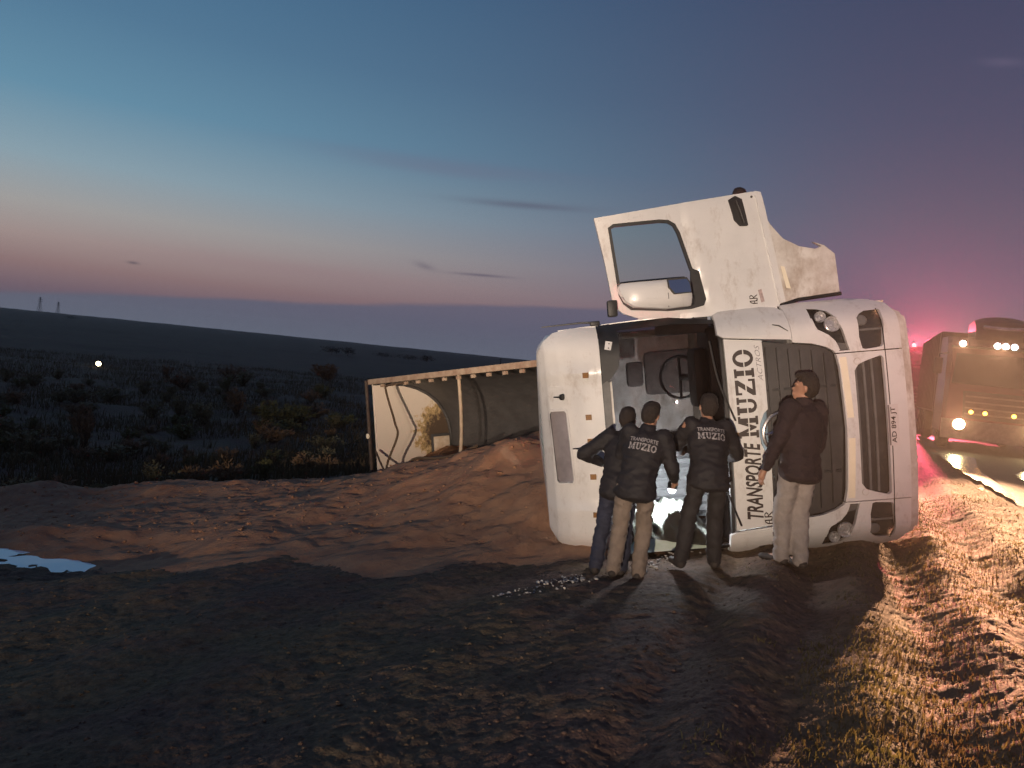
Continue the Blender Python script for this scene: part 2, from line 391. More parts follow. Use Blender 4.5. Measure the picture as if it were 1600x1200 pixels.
def soil_mat():
    mt = bpy.data.materials.new('roadside_earth'); mt.use_nodes = True; t = mt.node_tree; p = t.nodes['Principled BSDF']; L = t.links.new
    n = lambda ty: t.nodes.new(ty)
    tcn = n('ShaderNodeTexCoord')
    a = n('ShaderNodeTexNoise'); a.inputs['Scale'].default_value = .7; a.inputs['Detail'].default_value = 8; a.inputs['Roughness'].default_value = .7; L(tcn.outputs['Object'], a.inputs['Vector'])
    b = n('ShaderNodeTexNoise'); b.inputs['Scale'].default_value = 14; b.inputs['Detail'].default_value = 8; b.inputs['Roughness'].default_value = .75; L(tcn.outputs['Object'], b.inputs['Vector'])
    r1 = n('ShaderNodeValToRGB'); e = r1.color_ramp.elements; e[0].position = .42; e[0].color = (.150, .092, .072, 1); e[1].position = .60; e[1].color = (.155, .115, .070, 1); L(a.outputs[0], r1.inputs[0])
    r2 = n('ShaderNodeValToRGB'); e = r2.color_ramp.elements; e[0].position = .36; e[0].color = (.45, .45, .45, 1); e[1].position = .68; e[1].color = (1.35, 1.3, 1.2, 1); L(b.outputs[0], r2.inputs[0])
    mx = n('ShaderNodeMix'); mx.data_type = 'RGBA'; mx.blend_type = 'MULTIPLY'; mx.inputs[0].default_value = 1; L(r1.outputs[0], mx.inputs[6]); L(r2.outputs[0], mx.inputs[7])
    L(mx.outputs[2], p.inputs['Base Color']); p.inputs['Roughness'].default_value = .85; p.inputs['Specular IOR Level'].default_value = .2
    c = n('ShaderNodeTexNoise'); c.inputs['Scale'].default_value = 70; c.inputs['Detail'].default_value = 6; L(tcn.outputs['Object'], c.inputs['Vector'])
    bp = n('ShaderNodeBump'); bp.inputs['Strength'].default_value = .5; bp.inputs['Distance'].default_value = .025; L(c.outputs[0], bp.inputs['Height']); L(bp.outputs[0], p.inputs['Normal'])
    return mt
M['soil'] = soil_mat()
g = from_np('ground', V, Fq, M['soil']); g['kind'] = 'structure'

# road: a sheet with a slight crown
M['asphalt'] = mat('asphalt', (.055, .052, .050), .7, var=.4, scale=9, bump=.25, bscale=120, spec=.4)
us = np.concatenate([np.arange(-30, 60, .5), np.geomspace(60, 1200, 60)]); vsr = np.array([2.28, 2.6, 4, 6, 8, 9.3, 9.55])
Vr, Fr = [], []
for i, u in enumerate(us):
    for j, v in enumerate(vsr):
        vv = v+(.14*math.sin(u*1.7)+.07*math.sin(u*4.3+1) if j == 0 else 0)
        Vr.append((u*SI+vv*CO, u*CO-vv*SI, -1.30+.05*(1-((v-5.9)/3.7)**2)-(.03 if j in (0, len(vsr)-1) else 0)))
for i in range(len(us)-1):
    for j in range(len(vsr)-1):
        k = i*len(vsr)+j; Fr.append((k, k+1, k+len(vsr)+1, k+len(vsr)))
road = from_np('road', Vr, Fr, M['asphalt']); road['kind'] = 'structure'
M['line'] = mat('road_paint', (.62, .60, .52), .7, scale=20, base2=(.3, .28, .24))
def rz(v): return -1.30+.05*(1-((v-5.9)/3.7)**2)
for k in range(12):
    u0 = -4+k*9; ln = []
    for uu in np.linspace(u0, u0+3.5, 8):
        for v in (5.84, 5.97): ln.append((uu*SI+v*CO, uu*CO-v*SI, rz(v)+.006))
    o = from_np('road_marking', ln, [(2*i, 2*i+1, 2*i+3, 2*i+2) for i in range(7)], M['line'], smooth=False); o.parent = road

# standing water
def water(name, base, rough):
    mt = bpy.data.materials.new(name); mt.use_nodes = True; t = mt.node_tree; t.nodes.clear(); L = t.links.new
    o = t.nodes.new('ShaderNodeOutputMaterial'); mx = t.nodes.new('ShaderNodeMixShader'); df = t.nodes.new('ShaderNodeBsdfDiffuse'); gl = t.nodes.new('ShaderNodeBsdfGlossy')
    df.inputs[0].default_value = base+(1,); gl.inputs['Roughness'].default_value = rough; gl.inputs[0].default_value = (1, 1, 1, 1)
    fr = t.nodes.new('ShaderNodeLayerWeight'); fr.inputs[0].default_value = .5
    n = t.nodes.new('ShaderNodeTexNoise'); n.inputs['Scale'].default_value = 9; n.inputs['Detail'].default_value = 3; tcn = t.nodes.new('ShaderNodeTexCoord'); L(tcn.outputs['Object'], n.inputs['Vector'])
    bp = t.nodes.new('ShaderNodeBump'); bp.inputs['Strength'].default_value = .12; bp.inputs['Distance'].default_value = .02; L(n.outputs[0], bp.inputs['Height']); L(bp.outputs[0], gl.inputs['Normal'])
    L(fr.outputs['Fresnel'], mx.inputs[0]); L(df.outputs[0], mx.inputs[1]); L(gl.outputs[0], mx.inputs[2]); L(mx.outputs[0], o.inputs[0])
    return mt
M['water'] = water('sky_white_water', (.92, .93, .95), .05); M['wet'] = water('wet_slush', (.30, .27, .22), .22)  # white base of the first stands in for bright sky reflection
def sheet(name, pts, z, mt, th=.004):
    bm = bmesh.new(); f = bm.faces.new([bm.verts.new((p[0], p[1], z)) for p in pts])
    if f.normal.z < 0: bmesh.ops.reverse_faces(bm, faces=[f])
    bmesh.ops.triangulate(bm, faces=bm.faces); o = from_bm(name, bm, mt, smooth=False); o['kind'] = 'structure'; return o
# carved hollow is wider than the level of the water, so the shore follows the ground
sheet('puddle', [(PUD[0]+PUD[2]*1.35*math.cos(a)*(1+.08*math.sin(5*a)), PUD[1]+PUD[3]*1.5*math.sin(a)*(1+.1*math.sin(4*a+1))) for a in np.linspace(0, 2*math.pi, 48, endpoint=False)], PUD_Z, M['water'])
def ray_z(px, py, z):
    v = C_FWD*FPX+C_RT*(px-800)-C_UP*(py-600); return v*(z/v.z)
edge = [(1466, 709), (1485, 709), (1505, 712), (1524, 716), (1527, 730), (1534, 738), (1550, 749), (1566, 760), (1580, 772), (1592, 786)]
back = [(1580, 779), (1571, 776), (1566, 771), (1556, 768), (1549, 761), (1538, 757), (1533, 751), (1524, 750), (1516, 744), (1506, 740), (1500, 733), (1491, 730), (1484, 722), (1474, 717)]
sheet('puddle', [ray_z(a, b, -1.268)[:2] for a, b in edge+back], -1.268, M['wet'])
sheet('puddle', [ray_z(a, b, -1.268)[:2] for a, b in [(1586, 742), (1598, 738), (1615, 742), (1622, 752), (1604, 753), (1592, 748)]], -1.262, M['wet'])

# ------------------------------------------------------------------ spilled grain
PILE = [(1.0, 11.0, 1.02, 1.8), (-.2, 11.9, .84, 1.9), (-1.2, 12.8, .60, 1.8), (-2.3, 13.9, .36, 1.6), (-4.2, 13.4, .42, 1.5), (-6.0, 13.2, .48, 1.4), (-7.8, 13.0, .52, 1.3), (-9.6, 12.7, .52, 1.3), (-11.5, 12.3, .5, 1.4),
        (1.6, 13.0, 1.12, 1.8), (.4, 14.6, .90, 1.6), (-1.0, 16.4, .72, 1.3), (-2.0, 15.6, .35, 1.0), (.2, 10.0, .36, 1.4), (-2.5, 11.4, .30, 1.9), (-5, 11.3, .26, 1.9), (-7.5, 11.2, .22, 1.7), (-.8, 9.4, .20, 1.7), (-3, 9.5, .17, 1.7), (-5.2, 10.0, .12, 1.3)]
def ph(x, y):
    s = 0
    for a, b, hh, r in PILE:
        d = np.hypot(x-a, y-b)/r; s = s+(hh*np.exp(-d*d))**2.2
    H = s**(1/2.2)
    H = H*(1+.25*fbm(x*1.1, y*1.1, 3, 21))+sst(.04, .2, H)*(.035*fbm(x*2.6+.4*y, y*2.6, 3, 23)+.025*fbm(x*7, y*12, 3, 25)+.024*fbm(x*16, y*22, 2, 29)-.035*sst(.25, .5, fbm(x*4, y*9, 3, 33)))
    return H-.07+.05*fbm(x*.9, y*.9, 3, 37)
gx = np.arange(-14, 3.6, .055); gy = np.arange(7.4, 18.6, .06); PX, PY = np.meshgrid(gx, gy, indexing='ij'); PH = ph(PX, PY)
PZ = hz(PX, PY)+PH; ok = PH > -.06
idx = -np.ones(PX.shape, int); cells = ok[:-1, :-1] | ok[1:, :-1] | ok[:-1, 1:] | ok[1:, 1:]
use = np.zeros(PX.shape, bool); use[:-1, :-1] |= cells; use[1:, :-1] |= cells; use[:-1, 1:] |= cells; use[1:, 1:] |= cells
idx[use] = np.arange(use.sum()); Vp = np.stack([PX[use], PY[use], PZ[use]], -1)
ci, cj = np.nonzero(cells); Fp = np.stack([idx[ci, cj], idx[ci+1, cj], idx[ci+1, cj+1], idx[ci, cj+1]], -1)
M['grain'] = mat('spilled_grain', (.43, .235, .13), .9, scale=2.5, base2=(.31, .15, .085), bump=.7, bscale=70)
pile = from_np('grain_pile', Vp, Fp, M['grain'])
tag(pile, 'long brown heap of spilled grain in front of the open trailer', 'grain heap')
def surf_z(x, y): return gz(x, y)+max(0., float(ph(np.array(x), np.array(y))))

# lumps of earth and grain lying on the surfaces (uncountable)
def scatter_lumps(name, pts, rad, mt, label, cat):
    ico = bmesh.new(); bmesh.ops.create_icosphere(ico, subdivisions=1, radius=1); bv = np.array([v.co[:] for v in ico.verts]); bf = np.array([[v.index for v in f.verts] for f in ico.faces]); ico.free()
    n = len(pts); sc = rad[:, None, None]*(.6+.8*rng.random((n, 1, 3)))*np.array([1, 1, .7])
    jit = 1+.8*(rng.random((n, len(bv), 1))-.5)
    Vv = pts[:, None, :]+bv[None]*sc*jit
    Ff = bf[None]+(np.arange(n)*len(bv))[:, None, None]
    me = bpy.data.meshes.new(name); nv = n*len(bv); nf = n*len(bf)
    me.vertices.add(nv); me.vertices.foreach_set('co', Vv.reshape(-1).astype(np.float32)); me.loops.add(nf*3); me.loops.foreach_set('vertex_index', Ff.reshape(-1).astype(np.int32))
    me.polygons.add(nf); me.polygons.foreach_set('loop_start', np.arange(0, nf*3, 3, dtype=np.int32)); me.update(); me.validate()
    o = link(name, me, mt); tag(o, label, cat, kind='stuff'); return o
n = 9000
r_ = 2.6+10*rng.random(n)**1.3; a_ = np.radians(rng.uniform(-36, 40, n)); lx, ly = r_*np.sin(a_), r_*np.cos(a_); vv_ = lx*CO-ly*SI
keep = vv_ < 2.2; lx, ly = lx[keep], ly[keep]
rad = .004+.014*rng.random(len(lx))**3
scatter_lumps('soil_clods', np.stack([lx, ly, hz(lx, ly)-rad*.25], -1), rad, M['soil'], 'small dark clods of earth strewn over the roadside', 'clods')
n = 5000
lx = rng.uniform(-11, 2.6, n); ly = rng.uniform(9, 17, n); H_ = ph(lx, ly); keep = H_ > .05; lx, ly, H_ = lx[keep], ly[keep], H_[keep]
rad = .006+.020*rng.random(len(lx))**3
scatter_lumps('grain_clods', np.stack([lx, ly, hz(lx, ly)+H_+rad*.1], -1), rad, M['grain'], 'loose brown lumps lying all over the grain heap', 'clods')
# pale crumbs by the feet
M['crumb'] = mat('pale_crumbs', (.52, .48, .43), .6, var=.3, scale=20)
pts = []
for px0, py0, px1, py1, nn, sp in ((770, 928, 930, 908, 60, .02), (840, 913, 915, 907, 60, .03), (790, 935, 900, 922, 24, .02), (1010, 905, 1060, 884, 70, .05), (1085, 890, 1120, 878, 40, .05)):
    for k in range(nn):
        t = random.random(); p = ray_z(px0+(px1-px0)*t, py0+(py1-py0)*t, -1.98)
        x, y = p.x+random.gauss(0, sp), p.y+random.gauss(0, sp*2.2); pts.append((x, y, gz(x, y)+.008))
pts = np.array(pts); rad = .004+.014*rng.random(len(pts))**2
scatter_lumps('pale_crumbs', pts, rad, M['crumb'], 'pale broken crumbs scattered along the ground beside the men', 'debris')

# short grass on the verge
def blades(name, P, Hh, mt, label, lean=.5, wd=.006):
    n = len(P); a = rng.uniform(0, 2*math.pi, n); b = rng.uniform(0, 2*math.pi, n); L_ = lean*Hh*rng.random(n)
    dx, dy = np.cos(a)*wd*(.6+.8*rng.random(n)), np.sin(a)*wd*(.6+.8*rng.random(n)); lx, ly = np.cos(b)*L_, np.sin(b)*L_
    Vv = np.empty((n, 5, 3)); 
    Vv[:, 0] = P+np.stack([-dx, -dy, 0*dx-.01], -1); Vv[:, 1] = P+np.stack([dx, dy, 0*dx-.01], -1)
    Vv[:, 2] = P+np.stack([dx*.7+lx*.4, dy*.7+ly*.4, Hh*.6], -1); Vv[:, 3] = P+np.stack([-dx*.7+lx*.4, -dy*.7+ly*.4, Hh*.6], -1)
    Vv[:, 4] = P+np.stack([lx, ly, Hh], -1)
    k = np.arange(n)*5; loops = np.stack([k, k+1, k+2, k+3, k+3, k+2, k+4], -1).reshape(-1)
    me = bpy.data.meshes.new(name); me.vertices.add(n*5); me.vertices.foreach_set('co', Vv.reshape(-1).astype(np.float32)); me.loops.add(n*7); me.loops.foreach_set('vertex_index', loops.astype(np.int32))
    ls = np.stack([np.arange(n)*7, np.arange(n)*7+4], -1).reshape(-1)
    me.polygons.add(2*n); me.polygons.foreach_set('loop_start', ls.astype(np.int32)); me.update(); me.validate()
    return tag(link(name, me, mt), label, 'grass', kind='stuff')
M['grass'] = mat('verge_grass', (.13, .12, .04), .7, scale=3, base2=(.11, .075, .035), spec=.3)
M['grass2'] = mat('field_grass', (.11, .088, .048), .8, scale=.8, base2=(.075, .050, .032), spec=.2)
def translucent(mt, amt=.5):
    t = mt.node_tree; p_ = t.nodes['Principled BSDF']; o = t.nodes['Material Output']; tl = t.nodes.new('ShaderNodeBsdfTranslucent'); mx = t.nodes.new('ShaderNodeMixShader'); mx.inputs[0].default_value = amt
    for l_ in list(p_.inputs['Base Color'].links): t.links.new(l_.from_socket, tl.inputs[0])
    t.links.new(p_.outputs[0], mx.inputs[1]); t.links.new(tl.outputs[0], mx.inputs[2]); t.links.new(mx.outputs[0], o.inputs[0])
translucent(M['grass']); translucent(M['grass2'], .35)
n = 130000
r_ = 2.4+13*rng.random(n)**1.4; a_ = np.radians(rng.uniform(-5, 42, n)); lx, ly = r_*np.sin(a_), r_*np.cos(a_); vv_ = lx*CO-ly*SI
den = vnoise(lx*1.4, ly*1.4, 31)+vnoise(lx*5, ly*5, 32)*.6+.8*sst(-1.1, .5, vv_)-.68
keep = (vv_ < 2.15) & (vv_ > -1.9) & (den > rng.random(n)*.5-.05); lx, ly = lx[keep], ly[keep]
Hh = .010+.035*rng.random(len(lx))**2.5
blades('verge_grass', np.stack([lx, ly, hz(lx, ly)], -1), Hh, M['grass'], 'short yellowish grass growing in tufts on the verge', .9, .0035)
n = 110000
r_ = 11+75*rng.random(n)**1.8; a_ = np.radians(rng.uniform(-38, 4, n)); lx, ly = r_*np.sin(a_), r_*np.cos(a_); vv_ = lx*CO-ly*SI
keep = (vv_ < -7.5) & (ph(lx, ly) < 0) & (np.hypot(lx-PUD[0], ly-PUD[1]) > 4.5) & (vnoise(lx*.35, ly*.35, 41)+vnoise(lx*1.5, ly*1.5, 42)*.5 > -.15); lx, ly = lx[keep], ly[keep]; rk = r_[keep]
Hh = (.10+.35*rng.random(len(lx))**2)
blades('field_grass', np.stack([lx, ly, hz(lx, ly)], -1), Hh, M['grass2'], 'dry weeds covering the low field beyond the grain', .6, .012)

# ------------------------------------------------------------------ scrub in the field
def hit(px, py, d0=6., d1=400.):
    v = C_FWD*FPX+C_RT*(px-800)-C_UP*(py-600); v = v/v.y; d = d0
    while d < d1:
        p = v*d
        if p.z < gz(p.x, p.y): return p
        d *= 1.01
    return v*d1
M['bush_grey'] = mat('greygreen_scrub', (.22, .20, .11), .8, scale=4, base2=(.13, .12, .07), spec=.2)
M['bush_green'] = mat('green_scrub', (.15, .155, .065), .8, scale=4, base2=(.10, .095, .045), spec=.2)
M['bush_brown'] = mat('brown_scrub', (.26, .17, .095), .85, scale=4, base2=(.15, .10, .06), spec=.2)
M['twig'] = mat('dry_twigs', (.10, .07, .05), .9, var=.4, scale=9)
def bush_mesh(seed, nleaf, h, w, twiggy):
    rg = random.Random(seed); bm = bmesh.new(); nst = 16
    for k in range(nleaf):
        st = rg.randrange(nst); rg2 = random.Random(seed*100+st); a = rg2.uniform(0, 6.283); tilt = rg2.uniform(.1, .95); H = h*rg2.uniform(.6, 1.0)
        t = rg.random()**.6
        base = Vector((math.cos(a)*w*tilt*t, math.sin(a)*w*tilt*t, H*t*(1.05-.35*tilt)))
        base += Vector((rg.gauss(0, .09*w), rg.gauss(0, .09*w), rg.gauss(0, .05*h)))
        d = Vector((math.cos(a)*tilt+rg.gauss(0, .5), math.sin(a)*tilt+rg.gauss(0, .5), .9+rg.gauss(0, .4))).normalized()
        L = (.07 if not twiggy else .13)*h*rg.uniform(.7, 1.6); x, y, z = basis(d); wv = (x*math.cos(rg.uniform(0, 3))+y*math.sin(rg.uniform(0, 3)))*L*(.28 if not twiggy else .10)
        base.z = max(base.z, .02)
        vs = [bm.verts.new(base), bm.verts.new(base+d*L*.5+wv), bm.verts.new(base+d*L), bm.verts.new(base+d*L*.5-wv)]; bm.faces.new(vs)
    me = bpy.data.meshes.new('foliage'); bm.to_mesh(me); bm.free()
    bs = bmesh.new()
    for st in range(nst):
        rg2 = random.Random(seed*100+st); a = rg2.uniform(0, 6.283); tilt = rg2.uniform(.1, .95); H = h*rg2.uniform(.6, 1.0)
        bm_tube(bs, [(math.cos(a)*w*tilt*t, math.sin(a)*w*tilt*t, H*t*(1.05-.35*tilt)-.05) for t in (0, .4, .85)], [.012*h, .009*h, .003*h], 5)
    ms = bpy.data.meshes.new('stems'); bs.to_mesh(ms); bs.free()
    return me, ms
PROT = {}
for kind, mk, nl, tw in (('grey', 'bush_grey', 900, False), ('green', 'bush_green', 900, False), ('brown', 'bush_brown', 700, True), ('twig', 'bush_brown', 420, True)):
    for s in range(2):
        me, ms = bush_mesh(hash(kind) % 97+s if False else {'grey': 3, 'green': 11, 'brown': 19, 'twig': 31}[kind]+s, nl, 1.0, .55 if kind != 'twig' else .35, tw)
        me.materials.append(M[mk]); ms.materials.append(M['twig']); PROT[kind, s] = (me, ms)
def bush(name, px, py, hpx, kind, s, label, group=None, wide=1.0, sink=.03):
    p = hit(px, py); hgt = hpx*p.y/FPX
    e = empty(name, (p.x, p.y, gz(p.x, p.y)-sink), random.uniform(0, 6.28), label, 'bush', group); e.scale = (hgt*wide, hgt*wide, hgt)
    me, ms = PROT[kind, s]; link('foliage', me, None, e); link('stems', ms, None, e); return e
for a in ((40, 705, 48, 'grey', 0, 'wide grey green bush near the left edge of the photo, halfway up the field', 1.6),
          (132, 700, 66, 'twig', 0, 'tall thin dry brown bush standing right of the wide grey green bush', .8),
          (30, 800, 62, 'grey', 1, 'grey green grassy bush at the left end of the earth ridge', 1.3),
          (85, 785, 50, 'brown', 0, 'brownish bush at the ridge, just right of the leftmost ridge bush', 1.2),
          (150, 780, 36, 'grey', 0, 'low dark bush at the ridge above the pale puddle', 1.3),
          (240, 770, 52, 'grey', 1, 'grey bush right behind the ridge with a tan tuft above it', 1.1),
          (250, 735, 30, 'brown', 1, 'small tan tuft directly above the grey ridge bush', 1.2),
          (300, 768, 46, 'brown', 0, 'dry brown bush behind the middle of the ridge', 1.3),
          (352, 762, 46, 'brown', 1, 'dry brown bush behind the ridge, second from the pale green one', 1.2),
          (415, 748, 34, 'green', 0, 'small green bush behind the ridge, left of the orange brown one', 1.2),
          (466, 742, 40, 'brown', 0, 'orange brown bush behind the ridge, nearest the trailer end', 1.5),
          (508, 742, 34, 'brown', 1, 'low rusty bush just left of the trailer end post', 1.2),
          (420, 668, 46, 'green', 1, 'bright green rounded shrub in the middle of the field', 1.3),
          (318, 664, 44, 'grey', 0, 'olive shrub left of the bright green rounded shrub', 1.2),
          (278, 655, 40, 'grey', 1, 'dim olive shrub at the left end of the mid field row', 1.1),
          (370, 650, 44, 'twig', 1, 'thin brown shrub between the olive and bright green shrubs', 1.2),
          (470, 662, 30, 'green', 0, 'low spreading green growth right of the bright green shrub', 2.2),
          (530, 668, 26, 'green', 1, 'flat green growth left of the trailer, on the grassy bank', 2.6)):
    bush('scrub_bush', *a[:5], a[5], 'scrub in the field', a[6])
for k in range(84):
    px = random.uniform(-10, 575); py = random.choice((random.uniform(590, 640), random.uniform(625, 700), random.uniform(690, 730)))
    lim = 480+.1*px+45
    if py < lim: py = lim+random.uniform(0, 30)
    bush('scrub_bush', px, py, random.uniform(12, 32), random.choice(('grey', 'brown', 'brown', 'green', 'grey')), random.randrange(2), 'dim low scrub bush in the dark field left of the trailer', 'dim bushes of the dark field', random.uniform(1.0, 2.4))

# trees on the skyline
M['far_leaf'] = mat('far_tree_leaves', (.030, .034, .022), .9, var=.4, scale=2)
def tree(px, py, d, hgt, wd, label, group='trees on the skyline'):
    p = at(px, py, d); z = gz(p.x, p.y); e = empty('skyline_tree', (p.x, p.y, z-.1), 0, label, 'tree', group)
    bm = bmesh.new(); rg = random.Random(int(px))
    for k in range(420):
        a, b, r = rg.uniform(0, 6.28), rg.uniform(-.9, 1), rg.random()**.4
        lob = 1+.35*math.sin(3*a+px)+.25*math.sin(5*b+px)
        c = Vector((math.cos(a)*wd*.5*r*lob*math.sqrt(max(0, 1-b*b)), math.sin(a)*wd*.5*r*lob*math.sqrt(max(0, 1-b*b)), hgt*(.58+.42*b*r)))
        q = Vector((rg.gauss(0, 1), rg.gauss(0, 1), rg.gauss(0, 1))).normalized()*hgt*.08; q2 = Vector((rg.gauss(0, 1), rg.gauss(0, 1), rg.gauss(0, 1))).normalized()*hgt*.08
        bm.faces.new([bm.verts.new(c), bm.verts.new(c+q), bm.verts.new(c+q+q2), bm.verts.new(c+q2)])
    from_bm('crown', bm, M['far_leaf'], e, smooth=False)
    bt = bmesh.new(); bm_tube(bt, [(0, 0, 0), (.02*hgt, 0, hgt*.4), (0, 0, hgt*.8)], [.04*hgt, .03*hgt, .008*hgt], 6)
    for k in range(3): bm_tube(bt, [(0, 0, hgt*.35), (math.cos(k*2.1)*wd*.3, math.sin(k*2.1)*wd*.3, hgt*.7)], [.02*hgt, .006*hgt], 5)
    from_bm('trunk', bt, M['twig'], e)
for px, py, d, hh, ww, lb in ((520, 532, 190, 5.0, 6, 'dark tree on the skyline, leftmost of the pair above the trailer end'), (545, 534, 190, 5.2, 5, 'dark tree on the skyline, right one of the pair above the trailer end'),
                          (640, 545, 210, 4.4, 9, 'low dark tree on the skyline over the trailer rim'), (668, 547, 210, 5.0, 5, 'dark tree on the skyline over the trailer, second from the low one'),
                          (112, 486, 420, 4.0, 8, 'tiny dark tree on the skyline right of the two towers'), (600, 541, 215, 4, 8, 'low dark tree on the skyline just right of the pair')):
    tree(px, py, d, hh*.42, ww*.8, lb)
# lattice towers far away
def tower(px, d, hgt, label):
    p = at(px, 480, d); z = gz(p.x, p.y); e = empty('power_tower', (p.x, p.y, z), 0, label, 'tower', 'power towers')
    w0 = hgt*.13; bm = bmesh.new(); r = .16
    lev = [(0, w0), (.25, w0*.75), (.5, w0*.5), (.75, w0*.3), (1, w0*.12)]
    for sx in (-1, 1):
        for sy in (-1, 1): bm_tube(bm, [(sx*b, sy*b, a*hgt) for a, b in lev], r, 4)
    for (a, b), (c, d2) in zip(lev, lev[1:]):
        for s in (-1, 1):
            bm_tube(bm, [(-b, s*b, a*hgt), (d2, s*d2, c*hgt)], r*.7, 4); bm_tube(bm, [(b, s*b, a*hgt), (-d2, s*d2, c*hgt)], r*.7, 4)
    from_bm('mast', bm, M['steel'], e)
    for zz, ww in ((.72, .2), (.86, .16), (.97, .1)): tube('cross_arm', [(-hgt*ww, 0, hgt*zz), (0, 0, hgt*zz+.5), (hgt*ww, 0, hgt*zz)], r*1.2, M['steel'], e, 4)
tower(62, 900, 17, 'lattice power tower on the horizon, taller left one of two'); tower(91, 1000, 15, 'lattice power tower on the horizon, smaller right one of two')
p = at(783, 556, 260); e = empty('field_post', (p.x, p.y, gz(p.x, p.y)), 0, 'small dark post on the skyline left of the cab roof', 'post'); tube('shaft', [(0, 0, 0), (0, 0, 3.2)], [.16, .12], M['twig'], e, 6); box('cross_piece', (0, 0, 2.7), (.9, .12, .14), M['twig'], e)
# lens ghost built as a glowing lamp on an added post
p = at(158, 567, 60); zg = gz(p.x, p.y)
e = empty('ghost_lamp', (p.x, p.y, zg), 0, 'small warm glow in the dark field at left, a lens ghost built as a lamp', 'lamp')
tube('post', [(0, 0, 0), (0, 0, p.z-zg)], .04, M['steel'], e, 6); 
lathe('lamp_head', [(.10, 0), (.26, .12), (.28, .3), (.2, .42), (.05, .46)], (0, .1, p.z-zg), (0, -1, -.15), M['steel'], e, 12)
lathe('ghost_bulb', [(.02, 0), (.19, .0), (.19, .06), (.1, .14)], (0, -.34, p.z-zg-.06), (0, -1, -.15), emis('ghost_glow', (1, .86, .55), 12), e, 12)

# ------------------------------------------------------------------ tipper trailer on its side
P0 = at(583, 599, 15.5); P1 = at(840, 571, 11.9); rv = (P1-P0).normalized()
sv = Vector((-.07, -.06, 1)); sv = (sv-rv*sv.dot(rv)).normalized(); qv = sv.cross(rv)      # into the tub
if qv.y < 0: qv = -qv
TL, TW, TD = 6.1, 2.35, 1.85
tm = Matrix((( rv.x, qv.x, sv.x, P0.x), (rv.y, qv.y, sv.y, P0.y), (rv.z, qv.z, sv.z, P0.z), (0, 0, 0, 1)))
M['tub_white'] = None
def tub_mat():
    mt = mat('trailer_white', (.74, .66, .58), .55, var=.08, scale=3); t = mt.node_tree; p_ = t.nodes['Principled BSDF']; L = t.links.new
    tcn = t.nodes.new('ShaderNodeTexCoord'); n1 = t.nodes.new('ShaderNodeTexNoise'); n1.inputs['Scale'].default_value = 5; n1.inputs['Detail'].default_value = 9; n1.inputs['Roughness'].default_value = .75; L(tcn.outputs['Object'], n1.inputs['Vector'])
    ds = t.nodes.new('ShaderNodeVectorMath'); ds.operation = 'DISTANCE'; L(tcn.outputs['Object'], ds.inputs[0]); ds.inputs[1].default_value = (0, 1.62, -1.12)
    mr = t.nodes.new('ShaderNodeMapRange'); L(ds.outputs['Value'], mr.inputs[0]); mr.inputs[1].default_value = .05; mr.inputs[2].default_value = .95; mr.inputs[3].default_value = .42; mr.inputs[4].default_value = -.12
    ad = t.nodes.new('ShaderNodeMath'); ad.operation = 'ADD'; L(n1.outputs[0], ad.inputs[0]); L(mr.outputs[0], ad.inputs[1])
    cr = t.nodes.new('ShaderNodeValToRGB'); e = cr.color_ramp.elements; e[0].position = .52; e[0].color = (.74, .66, .58, 1); e[1].position = .74; e[1].color = (.10, .07, .05, 1); e.new(.60).color = (.55, .40, .20, 1)
    L(ad.outputs[0], cr.inputs[0]); L(cr.outputs[0], p_.inputs['Base Color']); return mt
M['tub_white'] = tub_mat()
M['tub_floor'] = mat('trailer_grey_lining', (.080, .078, .080), .6, scale=3, base2=(.056, .054, .056), bump=.05, bscale=20)
M['tub_out'] = mat('trailer_outer_paint', (.42, .40, .38), .5, scale=3, base2=(.25, .22, .2))
M['wood'] = mat('weathered_rail', (.40, .31, .23), .8, scale=6, base2=(.26, .17, .12), bump=.15, bscale=40)
M['rope'] = mat('brown_rope', (.10, .065, .04), .9, var=.4, scale=60)
trl = empty('tipper_trailer', mat=tm, label='white tipper trailer lying on its side behind the cab, spilling grain', cat='trailer')
def prof(t): return (TD*math.sin(t)**.75, -TW/2+TW/2*math.cos(t))      # (q,s)
tp = [prof(math.pi*k/32) for k in range(33)]
bm = bmesh.new(); secs = np.linspace(0, TL, 16)
rings = [[bm.verts.new((x, a, b)) for a, b in tp] for x in secs]
for A, B in zip(rings, rings[1:]):
    for k in range(32): bm.faces.new((A[k], A[k+1], B[k+1], B[k]))
from_bm('tub_lining', bm, M['tub_floor'], trl)
bm = bmesh.new(); tpo = [(a*1.035+.01, -TW/2+(b+TW/2)*1.035) for a, b in tp]
rings = [[bm.verts.new((x, a, b)) for a, b in tpo] for x in (-.03, *secs, TL+.03)]
for A, B in zip(rings, rings[1:]):
    for k in range(32): bm.faces.new((A[k], A[k+1], B[k+1], B[k]))
from_bm('tub_shell', bm, M['tub_out'], trl)
for xx, nm in ((0, 'end_wall'), (TL, 'end_wall')):
    bm = bmesh.new(); c = [bm.verts.new((xx, a, b)) for a, b in tp]; f = bm.faces.new(c); r = bmesh.ops.extrude_face_region(bm, geom=[f])
    for v in r['geom']:
        if isinstance(v, bmesh.types.BMVert): v.co.x += -.05 if xx == 0 else .05
    bmesh.ops.triangulate(bm, faces=bm.faces); bmesh.ops.recalc_face_normals(bm, faces=bm.faces); from_bm(nm, bm, M['tub_white'], trl)
bm = bmesh.new(); bm_tube(bm, [(.02, a*.985, -TW/2+(b+TW/2)*.985) for a, b in tp], .03, 6); from_bm('weld_seam', bm, M['tub_floor'], trl)
box('top_rail', (TL/2, -.03, .03), (TL+.12, .12, .105), M['wood'], trl, bev=.012)
